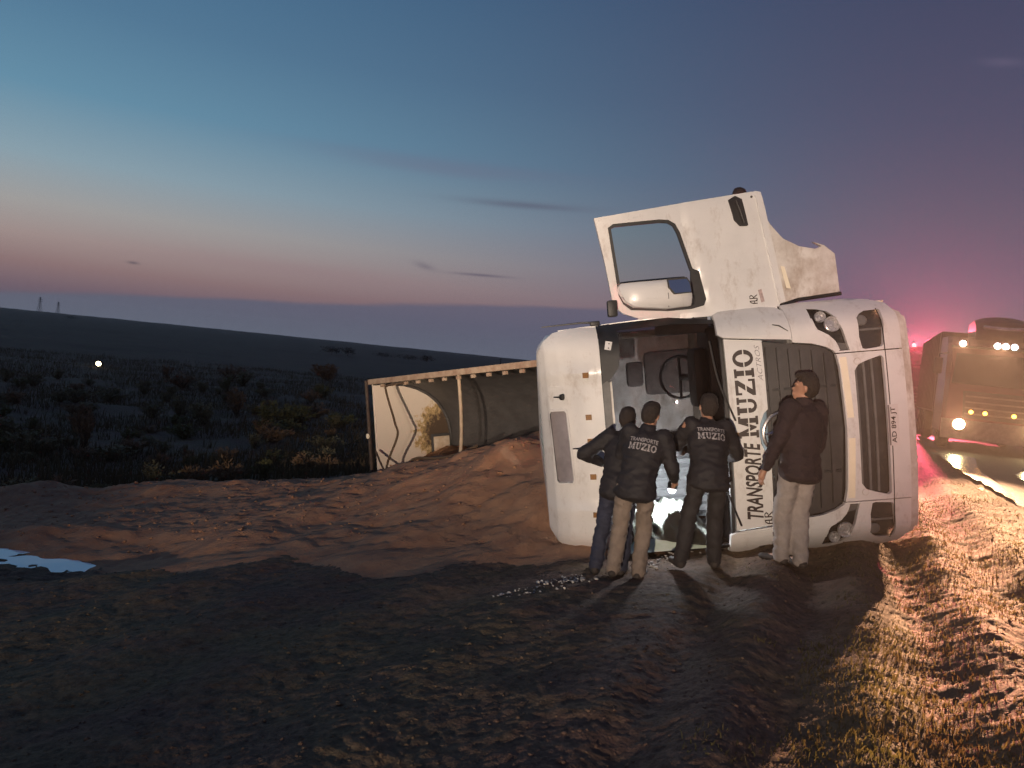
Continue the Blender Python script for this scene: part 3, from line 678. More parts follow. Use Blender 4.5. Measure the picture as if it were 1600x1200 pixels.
box('bottom_rail', (TL/2, -.03, -TW-.04), (TL+.12, .12, .12), M['wood'], trl, bev=.012)
for k in range(14): box('tarp_hook', (.42+k*.41, -.045, -.065), (.07, .07, .06), M['wood'], trl, bev=.008)
for k in range(9): box('rib', (.1+k*.74, TD*.55, .035), (.08, TD*1.0, .05), M['tub_out'], trl, bev=.01)
# grain hatch in the end wall
box('hatch_frame', (.035, 1.55, -1.42), (.03, .50, .58), M['tub_floor'], trl, bev=.01)
box('hatch_door', (.06, 1.55, -1.42), (.03, .40, .46), M['tub_white'] if False else mat('hatch_paint', (.74, .66, .56), .5, scale=6, base2=(.55, .42, .28)), trl, bev=.008)
tube('corner_post', [(-.10, -.10, .06), (-.10, -.10, -TW)], .035, M['rust'], trl, 8)
lathe('reflector', [(.01, 0), (.055, 0), (.05, .02), (.01, .03)], (-.10, -.135, -1.05), (0, -1, 0), M['reflect'], trl, 12)
tube('tarp_bow', smoothpts([(2.85, -.02, .0), (2.80, .02, -.6), (2.70, .05, -1.2), (2.66, -.05, -1.75), (2.7, -.35, -2.1)]), .033, mat('bow_pipe', (.46, .36, .26), .6, var=.3), trl, 8)
for k, (x, z) in enumerate(((1.0, -TW/2), (3.4, -TW/2))): pass
# hanging and trailing ropes
def t2w(x, q, s): return tm @ Vector((x, q, s))
def rope(pts, r, label): 
    o = tube('rope', smoothpts(pts, 8), r, M['rope'], None, 7); tag(o, label, 'rope', 'ropes at the trailer'); return o
g0 = hit(612, 752, 10); g0.z = surf_z(g0.x, g0.y)+.03
rope([t2w(1.25, -.12, -.06), t2w(.75, -.14, -.08), t2w(.72, -.16, -.2), t2w(1.02, -.2, -.8), t2w(1.10, -.22, -1.05), t2w(.95, -.4, -1.6), Vector(at(611, 752, 13.8))], .022, 'dark rope hanging crooked across the white trailer end wall')
pa = at(587, 705, 15.1); pb = at(612, 752, 13.8)
rope([pa, pa.lerp(pb, .5)+Vector((0, 0, -.05)), pb], .02, 'short dark rope from the trailer corner post down to the grain')
def on(px, py, d, dz=.03):
    v = at(px, py, d); 
    return Vector((v.x, v.y, surf_z(v.x, v.y)+dz))
rope([pb, on(640, 768, 13.2), on(670, 780, 12.8), on(700, 790, 12.4), on(735, 800, 12.0)], .022, 'dark rope lying over the grain in front of the trailer')
rope([on(577, 748, 14.6), on(590, 756, 14.2), on(606, 768, 13.8), on(615, 775, 13.5)], .015, 'thin rope on the ground below the trailer corner post')

# ------------------------------------------------------------------ overturned truck (local: x forward, y left, z up)
rho = R(10.4); TLv = Vector((-math.sin(rho), 0, math.cos(rho))); TU = Vector((-math.cos(rho), 0, -math.sin(rho))); TF = Vector((0, -1, 0))
TO = Vector((4.02, 7.5, -.28))+TLv*.045
TM = Matrix(((TF.x, TLv.x, TU.x, TO.x), (TF.y, TLv.y, TU.y, TO.y), (TF.z, TLv.z, TU.z, TO.z), (0, 0, 0, 1)))
truck = empty('overturned_truck', mat=TM, label='white lorry lying on its side with cab front facing us and door open upward', cat='truck')
ZT = [-.2, 0, .5, .95, 1.6, 2.05, 2.4, 3.0, 3.25, 3.45, 3.58, 3.68, 4.1]; XT = [-.06, 0, 0, -.02, -.08, -.12, -.2, -.40, -.48, -.60, -.74, -.95, -2.4]
def xs(y, z):
    a = abs(y); return float(np.interp(z, ZT, XT))-.10*(y/1.25)**2-.25*max(0, (a-.95)/.30)**2
T = truck
def P(nm, ol, mt, off=0, th=.02, holes=(), cut=.09, par=None, surf=xs, **k): return panel(nm, ol, M[mt] if isinstance(mt, str) else mt, par or T, surf, off, th, holes, cut, **k)
def sym(half): return half+mir(half)
# bumper and corners
HLo = [(1.19, .964), (1.18, .87), (1.15, .79), (1.09, .735), (1.02, .715), (.93, .69), (.81, .665), (.752, .65), (.752, .752), (.79, .764), (.84, .787), (.90, .84), (.935, .90), (.96, .945), (1.0, .96), (1.09, .97)]
FOG = [(1.06, .54), (1.10, .50), (1.125, .44), (1.13, .30), (1.12, .285), (.79, .32), (.765, .34), (.75, .50), (.76, .53), (.87, .55)]
CORN = [(.735, .152), (1.09, .15), (1.19, .19), (1.24, .31), (1.268, .5), (1.268, 1.0), (1.25, 1.185), (.87, 1.185), (.845, 1.0), (.80, .87), (.755, .80), (.735, .79)]
P('bumper_corner', CORN, 'white', 0, .05, [HLo, FOG], .05); P('bumper_corner', mir(CORN), 'white', 0, .05, [mir(HLo), mir(FOG)], .05)
LOW = [(.55, .632), (.61, .59), (.645, .5), (.68, .37), (.66, .345), (-.66, .345), (-.68, .37), (-.645, .5), (-.61, .59), (-.55, .632)]
P('bumper', [(-.725, .152), (.725, .152), (.725, .79), (.6, .768), (0, .745), (-.6, .768), (-.725, .79)], 'white', .012, .05, [LOW])
P('bumper_split', sym([(1.15, .325), (.0, .332)])+[] if False else [(-1.14, .318), (1.14, .318), (1.14, .326), (-1.14, .326)], 'black', .016, .006)
P('lower_lip', [(-1.09, .093), (1.09, .093), (1.12, .142), (-1.12, .142)], 'white_dirty', -.03, .05)
P('lower_lip_edge', [(-1.04, .045), (1.04, .045), (1.07, .085), (-1.07, .085)], 'white_dirty', -.07, .04)
P('lip_seam', [(-1.1, .143), (1.1, .143), (1.1, .151), (-1.1, .151)], 'black', -.02, .03)
box('bumper_floor_block', (-.24, 0, .170), (.34, 1.5, .02), M['black'], T, bev=.004); box('bumper_floor_block', (-.34, .92, .172), (.30, .34, .02), M['black'], T, bev=.004); box('bumper_floor_block', (-.34, -.92, .172), (.30, .34, .02), M['black'], T, bev=.004)  # plates closing the bumper underside, added to keep light out
box('bumper_light_block', (-.36, 0, .62), (.12, 1.9, .95), M['black'], T, bev=.03); box('bumper_light_block', (-.48, 1.03, .60), (.16, .30, .86), M['black'], T, bev=.03); box('bumper_light_block', (-.48, -1.03, .60), (.16, .30, .86), M['black'], T, bev=.03)  # dark boxes added behind the bumper to block light
P('lower_grille', [(-.70, .33), (.70, .33), (.66, .62), (-.66, .62)], 'grille', -.09, .01)
for zz in (.42, .50, .58): P('slat', [(-.66, zz), (.66, zz), (.66, zz+.022), (-.66, zz+.022)], 'grey', -.065, .02)
for s in (1, -1):
    f = (lambda o: o) if s == 1 else mir
    P('fog_recess', f([(1.14, .27), (1.14, .56), (.74, .56), (.74, .3)]), 'grille', -.085, .01)
    P('fog_rib', f([(.93, .29), (.95, .29), (.95, .55), (.93, .55)]), 'grey', -.06, .02)
    yx = s*1.03; lathe('fog_lamp', [(.02, 0), (.052, .0), (.056, .02), (.045, .03), (.01, .032)], (xs(yx, .48)-.075, yx, .48), (1, s*.25, 0), M['grey'], T, 18)
    P('headlamp_housing', f([(1.21, .62), (1.21, .99), (.72, .99), (.72, .62)]), 'black', -.075, .01)
    for yy, zz, rr_ in ((1.095, .865, .052), (1.015, .775, .074)):
        yy *= s; o = lathe('headlamp_bowl', [(.001, .004), (rr_*.35, .0), (rr_*.40, -.012), (rr_*.70, -.014), (rr_*.74, -.004), (rr_*.92, -.010), (rr_, .02), (rr_*1.06, .025), (rr_*1.06, .0)], (xs(yy, zz)-.045, yy, zz), (1, s*.25, 0), M['chrome'], T, 24, cap=False)
    P('indicator', f([(.757, .655), (.82, .67), (.84, .78), (.757, .752)]), 'grey', -.03, .02)
    P('headlamp_trim', f([(.757, .752), (.79, .764), (.84, .787), (.90, .84), (.935, .90), (.96, .945), (1.0, .96), (1.09, .97), (1.09, .955), (1.01, .944), (.975, .93), (.95, .885), (.91, .825), (.85, .772), (.795, .749), (.757, .738)]), 'white', -.012, .02, cut=.05)
    P('headlamp_lens', f([(a*.999, b) for a, b in HLo]), 'lens', -.012, .004, cut=.05)
    P('reflective_strip', f([(.10, .674), (.69, .70), (.69, .765), (.10, .735)]), 'reflect', .016, .006)
    lathe('tow_cover', [(.028, 0), (.034, .0), (.034, .006), (.028, .006)], (xs(.64*s, .585)+.012, .64*s, .60), (1, 0, 0), M['white_dirty'], T, 20, cap=False)
    # corner deflectors
    P('wind_deflector', f([(1.0, 1.90), (1.2, 1.88), (1.24, 1.80), (1.252, 1.4), (1.235, 1.25), (1.19, 1.2), (.90, 1.2), (.925, 1.46), (.965, 1.84)]), 'white', .03, .07, cut=.06)
    tube('deflector_slit', [(xs(1.06, 1.36)+.034, 1.06*s, 1.36), (xs(1.04, 1.30)+.034, 1.045*s, 1.30), (xs(.98, 1.225)+.034, .985*s, 1.225)], [.004, .008, .003], M['black'], T, 6)
    P('wing_crease', f([(.97, 1.83), (.985, 1.86), (.96, 1.40), (.945, 1.22), (.93, 1.22), (.945, 1.46)]), 'white', .042, .015, cut=.06)
# grille
P('grille', [(-.90, 1.47), (-.83, 1.0), (-.79, .87), (-.73, .80), (0, .755), (.73, .80), (.79, .87), (.83, 1.0), (.90, 1.47)], 'grille', -.06, .01)
for zz, ww, wd in ((.86, .74, .03), (.97, .78, .035), (1.08, .80, .035), (1.19, .81, .035), (1.30, .83, .035), (1.41, .85, .03)): P('slat', [(-ww, zz), (ww, zz), (ww, zz+wd), (-ww, zz+wd)], 'grille', -.03, .03)
for yy in (-.42, .42): P('grille_divider', [(yy-.012, .80), (yy+.012, .80), (yy+.012, 1.46), (yy-.012, 1.46)], 'black', -.035, .02)
# band with lettering
P('windscreen_band', [(-.955, 1.84), (-.915, 1.478), (-.24, 1.478), (-.20, 1.52), (-.10, 1.562), (0, 1.575), (.10, 1.562), (.20, 1.52), (.24, 1.478), (.915, 1.478), (.955, 1.84)], 'white', .006, .04)
def wr(nm, geo, y0, y1, z0, z1, mt, off=.011, sl=0, par=None, surf=xs): return text_map(nm, geo, lambda a, b: (surf(y0+(y1-y0)*a, z0+(z1-z0)*b+sl*a)+off, y0+(y1-y0)*a, z0+(z1-z0)*b+sl*a), M[mt], par or T)
wr('lettering', G_TRANS, -.845, -.075, 1.575, 1.735, 'ink'); wr('lettering', G_MUZIO, -.03, .84, 1.575, 1.775, 'ink'); wr('lettering', G_ACT, .52, .875, 1.498, 1.545, 'ink_grey', sl=.012); wr('emblem', G_MONO, -.90, -.78, 1.495, 1.565, 'ink')
P('decal', [(-.01, 1.77), (.03, 1.77), (.035, 1.82), (-.012, 1.825)], 'amber', .011, .003)
# star ring badge
cy, cz, rr_ = 0.0, 1.345, .205; bx = xs(0, cz)+.035
bm = bmesh.new(); pts = [(bx, cy+rr_*math.cos(a), cz+rr_*math.sin(a)) for a in np.linspace(0, 2*math.pi, 49)]; bm_tube(bm, pts, .019, 8, False)
for k in range(3):
    a = math.pi/2+k*2*math.pi/3; d = Vector((0, math.cos(a), math.sin(a))); n_ = Vector((0, -d.z, d.y))
    c = Vector((bx-.01, cy, cz)); v0 = [bm.verts.new(c+n_*.05+d*.02), bm.verts.new(c+d*rr_), bm.verts.new(c-n_*.05+d*.02), bm.verts.new(c+Vector((.035, 0, 0)))]
    bm.faces.new((v0[0], v0[1], v0[3])); bm.faces.new((v0[1], v0[2], v0[3])); bm.faces.new((v0[2], v0[0], v0[3])); bm.faces.new((v0[0], v0[2], v0[1]))
M['badge'] = mat('badge_chrome', (.55, .53, .52), .25, metal=.9, var=.1)
from_bm('badge', bm, M['badge'], T)
# plate
P('number_plate', [(-.20, .255), (.20, .255), (.20, .36), (-.20, .36)], mat('plate_white', (.70, .66, .64), .4, var=.1), .03, .012); wr('plate_number', G_PLATE, -.175, .175, .272, .332, 'ink', .034)
P('plate_band', [(-.195, .340), (.195, .340), (.195, .357), (-.195, .357)], 'ink_grey', .033, .003)
# windscreen
WS = [(-1.12, 1.88), (1.12, 1.88), (1.15, 2.3), (1.13, 2.86), (1.06, 2.95), (-1.06, 2.95), (-1.13, 2.86), (-1.15, 2.3)]
WSO = [(-1.15, 1.85), (1.15, 1.85), (1.225, 2.3), (1.21, 2.93), (1.10, 3.02), (-1.10, 3.02), (-1.21, 2.93), (-1.225, 2.3)]
P('windscreen_frame', WSO, 'black', -.01, .05, [WS]); P('windscreen', WS, 'glass', -.02, .004)
for s in (1, -1):
    f = (lambda o: o) if s == 1 else mir
    P('sun_visor', f([(.60, 3.03), (.66, 2.93), (.76, 2.86), (.9, 2.84), (1.17, 2.83), (1.21, 2.9), (1.2, 3.035)]), 'black', .03, .02)
P('visor_edge', [(-.60, 2.955), (.60, 2.955), (.66, 3.03), (-.66, 3.03)], 'grey', .02, .03)
P('visor_edge', [(-.62, 2.94), (.62, 2.94), (.61, 2.958), (-.61, 2.958)], 'white_dirty', .03, .03)
P('label_plate', [(.935, 2.925), (1.02, 2.90), (1.035, 2.965), (.95, 2.985)], 'white', .036, .004)
for a, b in ((.96, 2.945), (1.005, 2.935)): lathe('screw', [(.002, 0), (.007, 0), (.007, .004)], (xs(a, b)+.036, a, b), (1, 0, 0), M['black'], T, 8)
for y0, y1 in ((-.9, -.1), (.15, .95)): tube('wiper', smoothpts([(xs(y0, 1.84)+.04, y0, 1.80), (xs(.5*(y0+y1), 1.93)+.03, .5*(y0+y1), 1.93), (xs(y1, 1.98)+.025, y1, 1.98)]), .010, M['black'], T, 6)
# roof
ROOF = [(-1.19, 3.035), (1.19, 3.035), (1.20, 3.30), (1.17, 3.48), (1.08, 3.60), (.95, 3.67), (-.95, 3.67), (-1.08, 3.60), (-1.17, 3.48), (-1.20, 3.30)]
def roofs(y, z): return xs(y, z)+.03*math.exp(-((abs(y)-.72)/.06)**2)*float(np.interp(z, [3.05, 3.2, 3.7], [0, 1, .6]))-.02*float(np.interp(abs(y), [.62, .70], [1, 0]))
bm = bmesh.new(); rows = []
for x, zt, wd in ((-.95, 3.67, .95), (-1.2, 3.68, 1.05), (-1.7, 3.64, 1.12), (-2.3, 3.56, 1.14)):
    sec = [(-wd-.07, zt-.45), (-wd-.05, zt-.12), (-wd+.06, zt-.02), (0, zt+.02), (wd-.06, zt-.02), (wd+.05, zt-.12), (wd+.07, zt-.45)]
    rows.append([bm.verts.new((x, a, b)) for a, b in sec])
for A, B in zip(rows, rows[1:]):
    for k in range(6): bm.faces.new((A[k], A[k+1], B[k+1], B[k]))
bmesh.ops.recalc_face_normals(bm, faces=bm.faces); from_bm('roof_deck', bm, M['white'], T, ang=50)
HT = [(-.44, 3.40), (-.40, 3.375), (.33, 3.40), (.365, 3.42), (.36, 3.58), (.33, 3.60), (-.42, 3.575), (-.45, 3.555)]
HTI = [(-.415, 3.405), (-.385, 3.392), (.315, 3.417), (.34, 3.435), (.335, 3.57), (.305, 3.582), (-.40, 3.557), (-.425, 3.54)]
P('roof_cap', ROOF, 'white', .012, .04, [HTI], .055, surf=roofs)
P('roof_hatch_frame', HT, 'white', .035, .04, [HTI], .06, surf=roofs); P('roof_hatch_glass', HTI, mat('smoked_hatch', (.30, .27, .28), .2, scale=3, base2=(.20, .18, .19)), -.03, .02, surf=roofs)
P('roof_lamp_plate', [(.40, 3.39), (.60, 3.40), (.60, 3.56), (.40, 3.55)], 'white', .025, .03, surf=roofs)
for yy, z0, z1 in ((.49, 3.53, 3.44), (-.05, 3.38, 3.26)):
    o = bmesh.new(); zz = np.linspace(z0, z1, 6); bm_tube(o, [(xs(yy, z)+.06, yy, z) for z in zz], [.006, .006, .007, .012, .032, .034], 12); from_bm('roof_horn', o, M['black'], T)
for yy in (.265, .015, -.355, -.75, .7):
    P('marker_lamp', [(yy-.028, 3.165), (yy+.028, 3.165), (yy+.028, 3.225), (yy-.028, 3.225)], 'amber', .03, .02, surf=roofs)
tube('antenna', [(-.55, 1.235, 3.02), (-.60, 1.245, 3.2), (-.66, 1.235, 3.60)], [.012, .010, .006], M['black'], T, 6); box('antenna_base', (-.54, 1.225, 3.05), (.08, .05, .10), M['black'], T, bev=.015)
# shell behind the front
def sidey(x, z): return 1.252-.045*max(0, z-2.1)
SIDE = [(-.42, .95), (-2.28, .95), (-2.28, 3.35), (-.85, 3.42), (-.70, 3.1), (-.56, 2.5), (-.46, 1.95)]
DO = [(-.54, 1.15), (-1.55, 1.15), (-1.58, 2.95), (-.86, 2.98), (-.76, 2.8), (-.63, 2.3), (-.54, 1.9)]
P('side_panel', SIDE, 'white', 0, .05, [DO], .2, surf=sidey, axis=1)
P('side_panel', SIDE, 'white', 0, -.05, [], .2, surf=lambda x, z: -sidey(x, z), axis=1)
P('sill_panel', [(-.36, .15), (-1.0, .15), (-1.05, .95), (-.42, .95)], 'white_dirty', -.03, .05, surf=sidey, axis=1, cut=.2)
P('sill_panel', [(-.36, .15), (-1.0, .15), (-1.05, .95), (-.42, .95)], 'white_dirty', .03, -.05, surf=lambda x, z: -sidey(x, z), axis=1, cut=.2)
box('back_wall', (-2.27, 0, 2.22), (.05, 2.30, 2.44), M['white_dirty'], T); box('cab_floor', (-1.3, 0, 1.10), (1.9, 2.38, .10), M['grey'], T)
# interior
box('dashboard', (-.62, 0, 1.72), (.50, 2.2, .46), M['black'], T, bev=.08); box('dash_cowl', (-.62, .58, 2.0), (.34, .62, .16), M['black'], T, bev=.06)
bm = bmesh.new(); sw = Matrix.Rotation(R(-35), 3, 'Y'); pts = [Vector((-.98, .58, 2.12))+sw @ Vector((0, .23*math.cos(a), .23*math.sin(a))) for a in np.linspace(0, 2*math.pi, 33)]
bm_tube(bm, pts, .017, 8, False)
for a in (0, math.pi, -math.pi/2): bm_tube(bm, [Vector((-.96, .58, 2.12)), Vector((-.98, .58, 2.12))+sw @ Vector((0, .22*math.cos(a), .22*math.sin(a)))], .016, 6)
bm_tube(bm, [(-.95, .58, 2.12), (-.70, .58, 1.9)], .035, 8); from_bm('steering_wheel', bm, M['black'], T)
for yy in (.62, -.62):
    s_o = box('seat', (-1.45, yy, 1.52), (.52, .54, .18), M['cloth_grey'], T, bev=.06)
    bk_o = box('seat_back', (-1.76, yy, 1.98), (.18, .52, .78), M['cloth_grey'], T, Matrix.Rotation(R(-10), 3, 'Y'), .07); box('headrest', (-1.85, yy, 2.48), (.12, .30, .2), M['cloth_grey'], T, bev=.05)
box('bunk', (-2.05, 0, 1.62), (.40, 2.3, .22), M['tan'], T, bev=.05); box('overhead_locker', (-1.0, 0, 3.05), (.5, 2.1, .28), M['cloth_grey'], T, bev=.05)
box('grab_rail', (-.72, 1.08, 2.45), (.06, .07, .62), M['tan'], T, Matrix.Rotation(R(-18), 3, 'Y'), .02); box('pillar_trim', (-.58, 1.10, 2.15), (.10, .12, .55), M['grey'], T, Matrix.Rotation(R(-16), 3, 'Y'), .03)
box('pillar_trim', (-.58, -1.10, 2.15), (.10, .12, .55), M['grey'], T, Matrix.Rotation(R(-16), 3, 'Y'), .03)
box('door_trim', (-1.1, -1.16, 2.0), (1.0, .06, 1.5), M['grey'], T, bev=.02)
# light curtain hanging along the cab
bm = bmesh.new(); rows = []
for i in range(30):
    t = i/29; rows.append([bm.verts.new((-1.58-.03*math.sin(t*46), -1.10+t*.75, z+.02*math.sin(t*9))) for z in np.linspace(1.75, 2.9, 6)])
for A, B in zip(rows, rows[1:]):
    for k in range(5): bm.faces.new((A[k], A[k+1], B[k+1], B[k]))
from_bm('curtain', bm, mat('pale_curtain', (.42, .45, .46), .8, var=.2), T, ang=80)

# ---- the open door
def dsurf(y, z): return -.50+.014*(1 if z < 2.10-(2.38-y)*.22 else 0)-.03*max(0, (y-2.25)/.2)**2
DOOR = [(2.30, 2.98), (2.38, 2.106), (2.445, 1.30), (2.43, 1.255), (1.30, 1.085), (1.235, 1.10), (1.21, 1.17), (1.205, 1.9), (1.235, 2.59), (1.30, 2.75), (1.389, 2.85), (1.842, 2.905)]
WIN = [(2.184, 2.836), (2.213, 2.787), (2.221, 2.321), (2.209, 2.228), (2.167, 2.166), (2.08, 2.126), (1.7, 2.023), (1.667, 1.96), (1.383, 1.906), (1.329, 1.928), (1.305, 2.05), (1.302, 2.295), (1.342, 2.667), (1.403, 2.737), (1.491, 2.777)]
def shrink(o, d):
    cx = sum(a for a, b in o)/len(o); cz_ = sum(b for a, b in o)/len(o); out = []
    n = len(o)
    for i in range(n):
        p0, p1, p2 = Vector(o[i-1]), Vector(o[i]), Vector(o[(i+1) % n]); n1 = Vector((-(p1-p0).y, (p1-p0).x)).normalized(); n2 = Vector((-(p2-p1).y, (p2-p1).x)).normalized(); nn = (n1+n2).normalized()
        if nn.dot(Vector((cx, cz_))-p1) < 0: nn = -nn
        out.append(tuple(p1+nn*d))
    return out
door = P('door', DOOR, 'white', 0, .07, [WIN], .06, surf=dsurf)
D = door
P('window_seal', shrink(WIN, -.012), 'black', .012, .03, [shrink(WIN, .022)], .2, par=D, surf=dsurf)
P('window_glass', shrink(WIN, .015), 'glass_door', -.02, .005, par=D, surf=lambda y, z: -.5)
P('quarter_panel', [(1.705, 2.035), (1.667, 1.955), (1.383, 1.90), (1.325, 1.92), (1.305, 2.06)], 'black', .02, .03, par=D, surf=lambda y, z: -.5)
P('door_edge_strip', [(2.40, 1.325), (2.41, 1.262), (1.30, 1.095), (1.28, 1.155)], 'white', .020, .02, par=D, surf=dsurf)
HND = [(2.371, 1.601), (2.41, 1.526), (2.371, 1.46), (2.101, 1.416), (2.09, 1.43), (2.095, 1.502), (2.158, 1.557)]
P('handle_recess', HND, 'black', .012, .02, par=D, surf=dsurf); tube('handle', [(-.455, 2.36, 1.53), (-.44, 2.25, 1.50), (-.455, 2.12, 1.46)], .018, M['black'], D, 8)
lathe('door_lock', [(.002, 0), (.012, 0), (.012, .008), (.002, .010)], (-.49, 2.385, 1.36), (1, 0, 0), M['steel'], D, 10)
def msurf(y, z): return -.20-.07*(((y-1.455)/.15)**4+((z-2.45)/.355)**4)
MIR = [(1.568, 2.803), (1.594, 2.787), (1.601, 2.367), (1.597, 2.149), (1.556, 2.097), (1.41, 2.085), (1.32, 2.096), (1.307, 2.334), (1.348, 2.669), (1.41, 2.755), (1.504, 2.799)]
P('mirror_housing', MIR, 'white', 0, .15, cut=.04, par=D, surf=msurf)
P('mirror_lip', [(1.603, 2.80), (1.612, 2.78), (1.618, 2.14), (1.597, 2.12), (1.594, 2.79)], 'black', .01, .15, par=D, surf=msurf, cut=.05)
MG = [(1.588, 2.335), (1.586, 2.155), (1.54, 2.128), (1.45, 2.118), (1.448, 2.278), (1.511, 2.325)]
P('mirror_rim', shrink(MG, -.012), 'black', .030, .03, par=D, surf=lambda y, z: -.205, cut=.3); P('mirror_glass', MG, 'mirror', .036, .004, par=D, surf=lambda y, z: -.205+.10*(1.52-y), cut=.3)
P('mirror_seam', [(1.32, 2.33), (1.46, 2.335), (1.46, 2.342), (1.32, 2.337)], 'grey', .004, .01, par=D, surf=msurf)
for zz in (2.10, 2.45): tube('mirror_arm', [(-.30, 1.42, zz), (-.40, 1.38, zz-.03), (-.48, 1.36, zz-.05)], .03, M['black'], D, 8)
box('mirror_bracket', (-.46, 1.36, 2.87), (.10, .17, .10), M['black'], D, bev=.02)
P('step_fairing', [(2.394, 1.251), (2.197, 1.225), (2.094, 1.173), (1.94, 1.052), (1.849, .894), (1.809, .732), (1.83, .66), (1.88, .745), (1.84, .632), (1.746, .52), (1.35, .493), (1.285, 1.077)], 'white_dirty', -.03, .05, par=D, surf=lambda y, z: -.5-.03*max(0, (.7-z)/.2), cut=.08)
P('reflective_strip', [(1.66, 1.105), (1.65, 1.065), (1.42, 1.015), (1.43, 1.06)], 'reflect', -.02, .01, par=D, surf=dsurf)
wr('emblem', G_MONO, 1.295, 1.385, 1.375, 1.45, 'ink', .006, par=D, surf=dsurf)
P('decal', [(1.30, 1.335), (1.43, 1.36), (1.44, 1.325), (1.31, 1.30)], mat('faded_decal', (.52, .40, .38), .5, var=.4, scale=40), .004, .003, par=D, surf=dsurf)
tube('step_bracket', [(-.45, 1.24, 1.14), (-.50, 1.30, .95), (-.52, 1.33, .5)], [.035, .02, .02], M['black'], D, 8); tube('hinge', [(-.50, 1.19, 1.9), (-.50, 1.19, 2.05)], .03, M['black'], D, 8)
tube('hinge', [(-.46, 1.22, 1.05), (-.44, 1.20, 1.19)], .05, M['black'], D, 8)
# chassis and wheels
for s in (1, -1): box('chassis_rail', (-3.6, .42*s, .62), (5.2, .09, .26), M['rust'], T, bev=.01)
for xx in (-2.5, -3.6, -5.6): box('cross_member', (xx, 0, .62), (.14, .76, .16), M['rust'], T)
lathe('fuel_tank', [(.02, 0), (.30, 0), (.32, .04), (.32, 1.0), (.30, 1.04), (.02, 1.04)], (-2.5, .85, .45), (-1, 0, 0), M['steel'], T, 20)
def wheel(x, y, w_):
    s = 1 if y > 0 else -1
    o = lathe('wheel', [(.28, -w_/2), (.44, -w_/2), (.50, -w_*.36), (.51, 0), (.50, w_*.36), (.44, w_/2), (.28, w_/2)], (x, y, .22), (0, 1, 0), M['rubber'], T, 28, cap=False)
    lathe('rim', [(.03, .05*s), (.10, .06*s), (.12, -.02*s), (.24, -.03*s), (.28, .08*s), (.285, -.10*s)], (x, y, .22), (0, 1, 0), M['grey'], o, 24, cap=False)
for s in (1, -1):
    wheel(-1.50, 1.02*s, .30); wheel(-4.9, .92*s, .58)
tube('axle', [(-1.5, -1, .22), (-1.5, 1, .22)], .07, M['rust'], T); tube('axle', [(-4.9, -.9, .22), (-4.9, .9, .22)], .09, M['rust'], T)
lathe('fifth_wheel', [(.1, 0), (.45, 0), (.45, .06), (.1, .08)], (-4.6, 0, .85), (0, 0, 1), M['steel'], T, 20)

# loose bedding fallen against the low side of the cab, and the lamp lighting it
def tw(x, y, z): return TM @ Vector((x, y, z))
bm = bmesh.new(); nx, nz_ = 40, 40; grid = []
for i in range(nx):
    row = []
    for j in range(nz_):
        x = -.30-1.1*i/(nx-1); z = 1.95+.95*j/(nz_-1)
        n1 = mnoise.noise(Vector((x*3.1, z*2.7, .3))); n2 = 1-abs(mnoise.noise(Vector((x*6+z*3, z*5, 4.1)))); n3 = mnoise.noise(Vector((x*17, z*15, 2)))
        ed = min(i, nx-1-i, j, nz_-1-j)/8; ed = min(1, ed)
        row.append(bm.verts.new(tw(x, -1.14+ed*(.16+.14*n1+.16*n2*n2+.03*n3), z)))
    grid.append(row)
for i in range(nx-1):
    for j in range(nz_-1): bm.faces.new((grid[i][j], grid[i+1][j], grid[i+1][j+1], grid[i][j+1]))
bmesh.ops.recalc_face_normals(bm, faces=bm.faces)
bl = from_bm('crumpled_bedding', bm, mat('pale_bedding', (.62, .68, .66), .85, scale=5, base2=(.45, .55, .42)), None, ang=70)
tag(bl, 'crumpled pale bedding lit up in the low side of the cab', 'bedding')
wl = empty('work_lamp', tw(-.66, -.60, 2.36), 0, 'small bright work lamp shining inside the cab between the men', 'lamp')
lathe('lamp_body', [(.01, 0), (.05, .0), (.055, .05), (.04, .10), (.01, .11)], (0, 0, .02), (.1, .2, 1), M['black'], wl, 14)
lathe('lamp_lens', [(.005, 0), (.045, 0), (.03, -.03), (.005, -.04)], (0, 0, .015), (.1, .2, 1), emis('cold_lamp_light', (.80, .95, 1), 30), wl, 14)
pl_ = bpy.data.lights.new('work_lamp_light', 'POINT'); pl_.energy = 200; pl_.color = (.82, .96, 1); pl_.shadow_soft_size = .05
po = bpy.data.objects.new('work_lamp_light', pl_); COL.objects.link(po); po.parent = wl; po.location = (.0, .02, -.07)

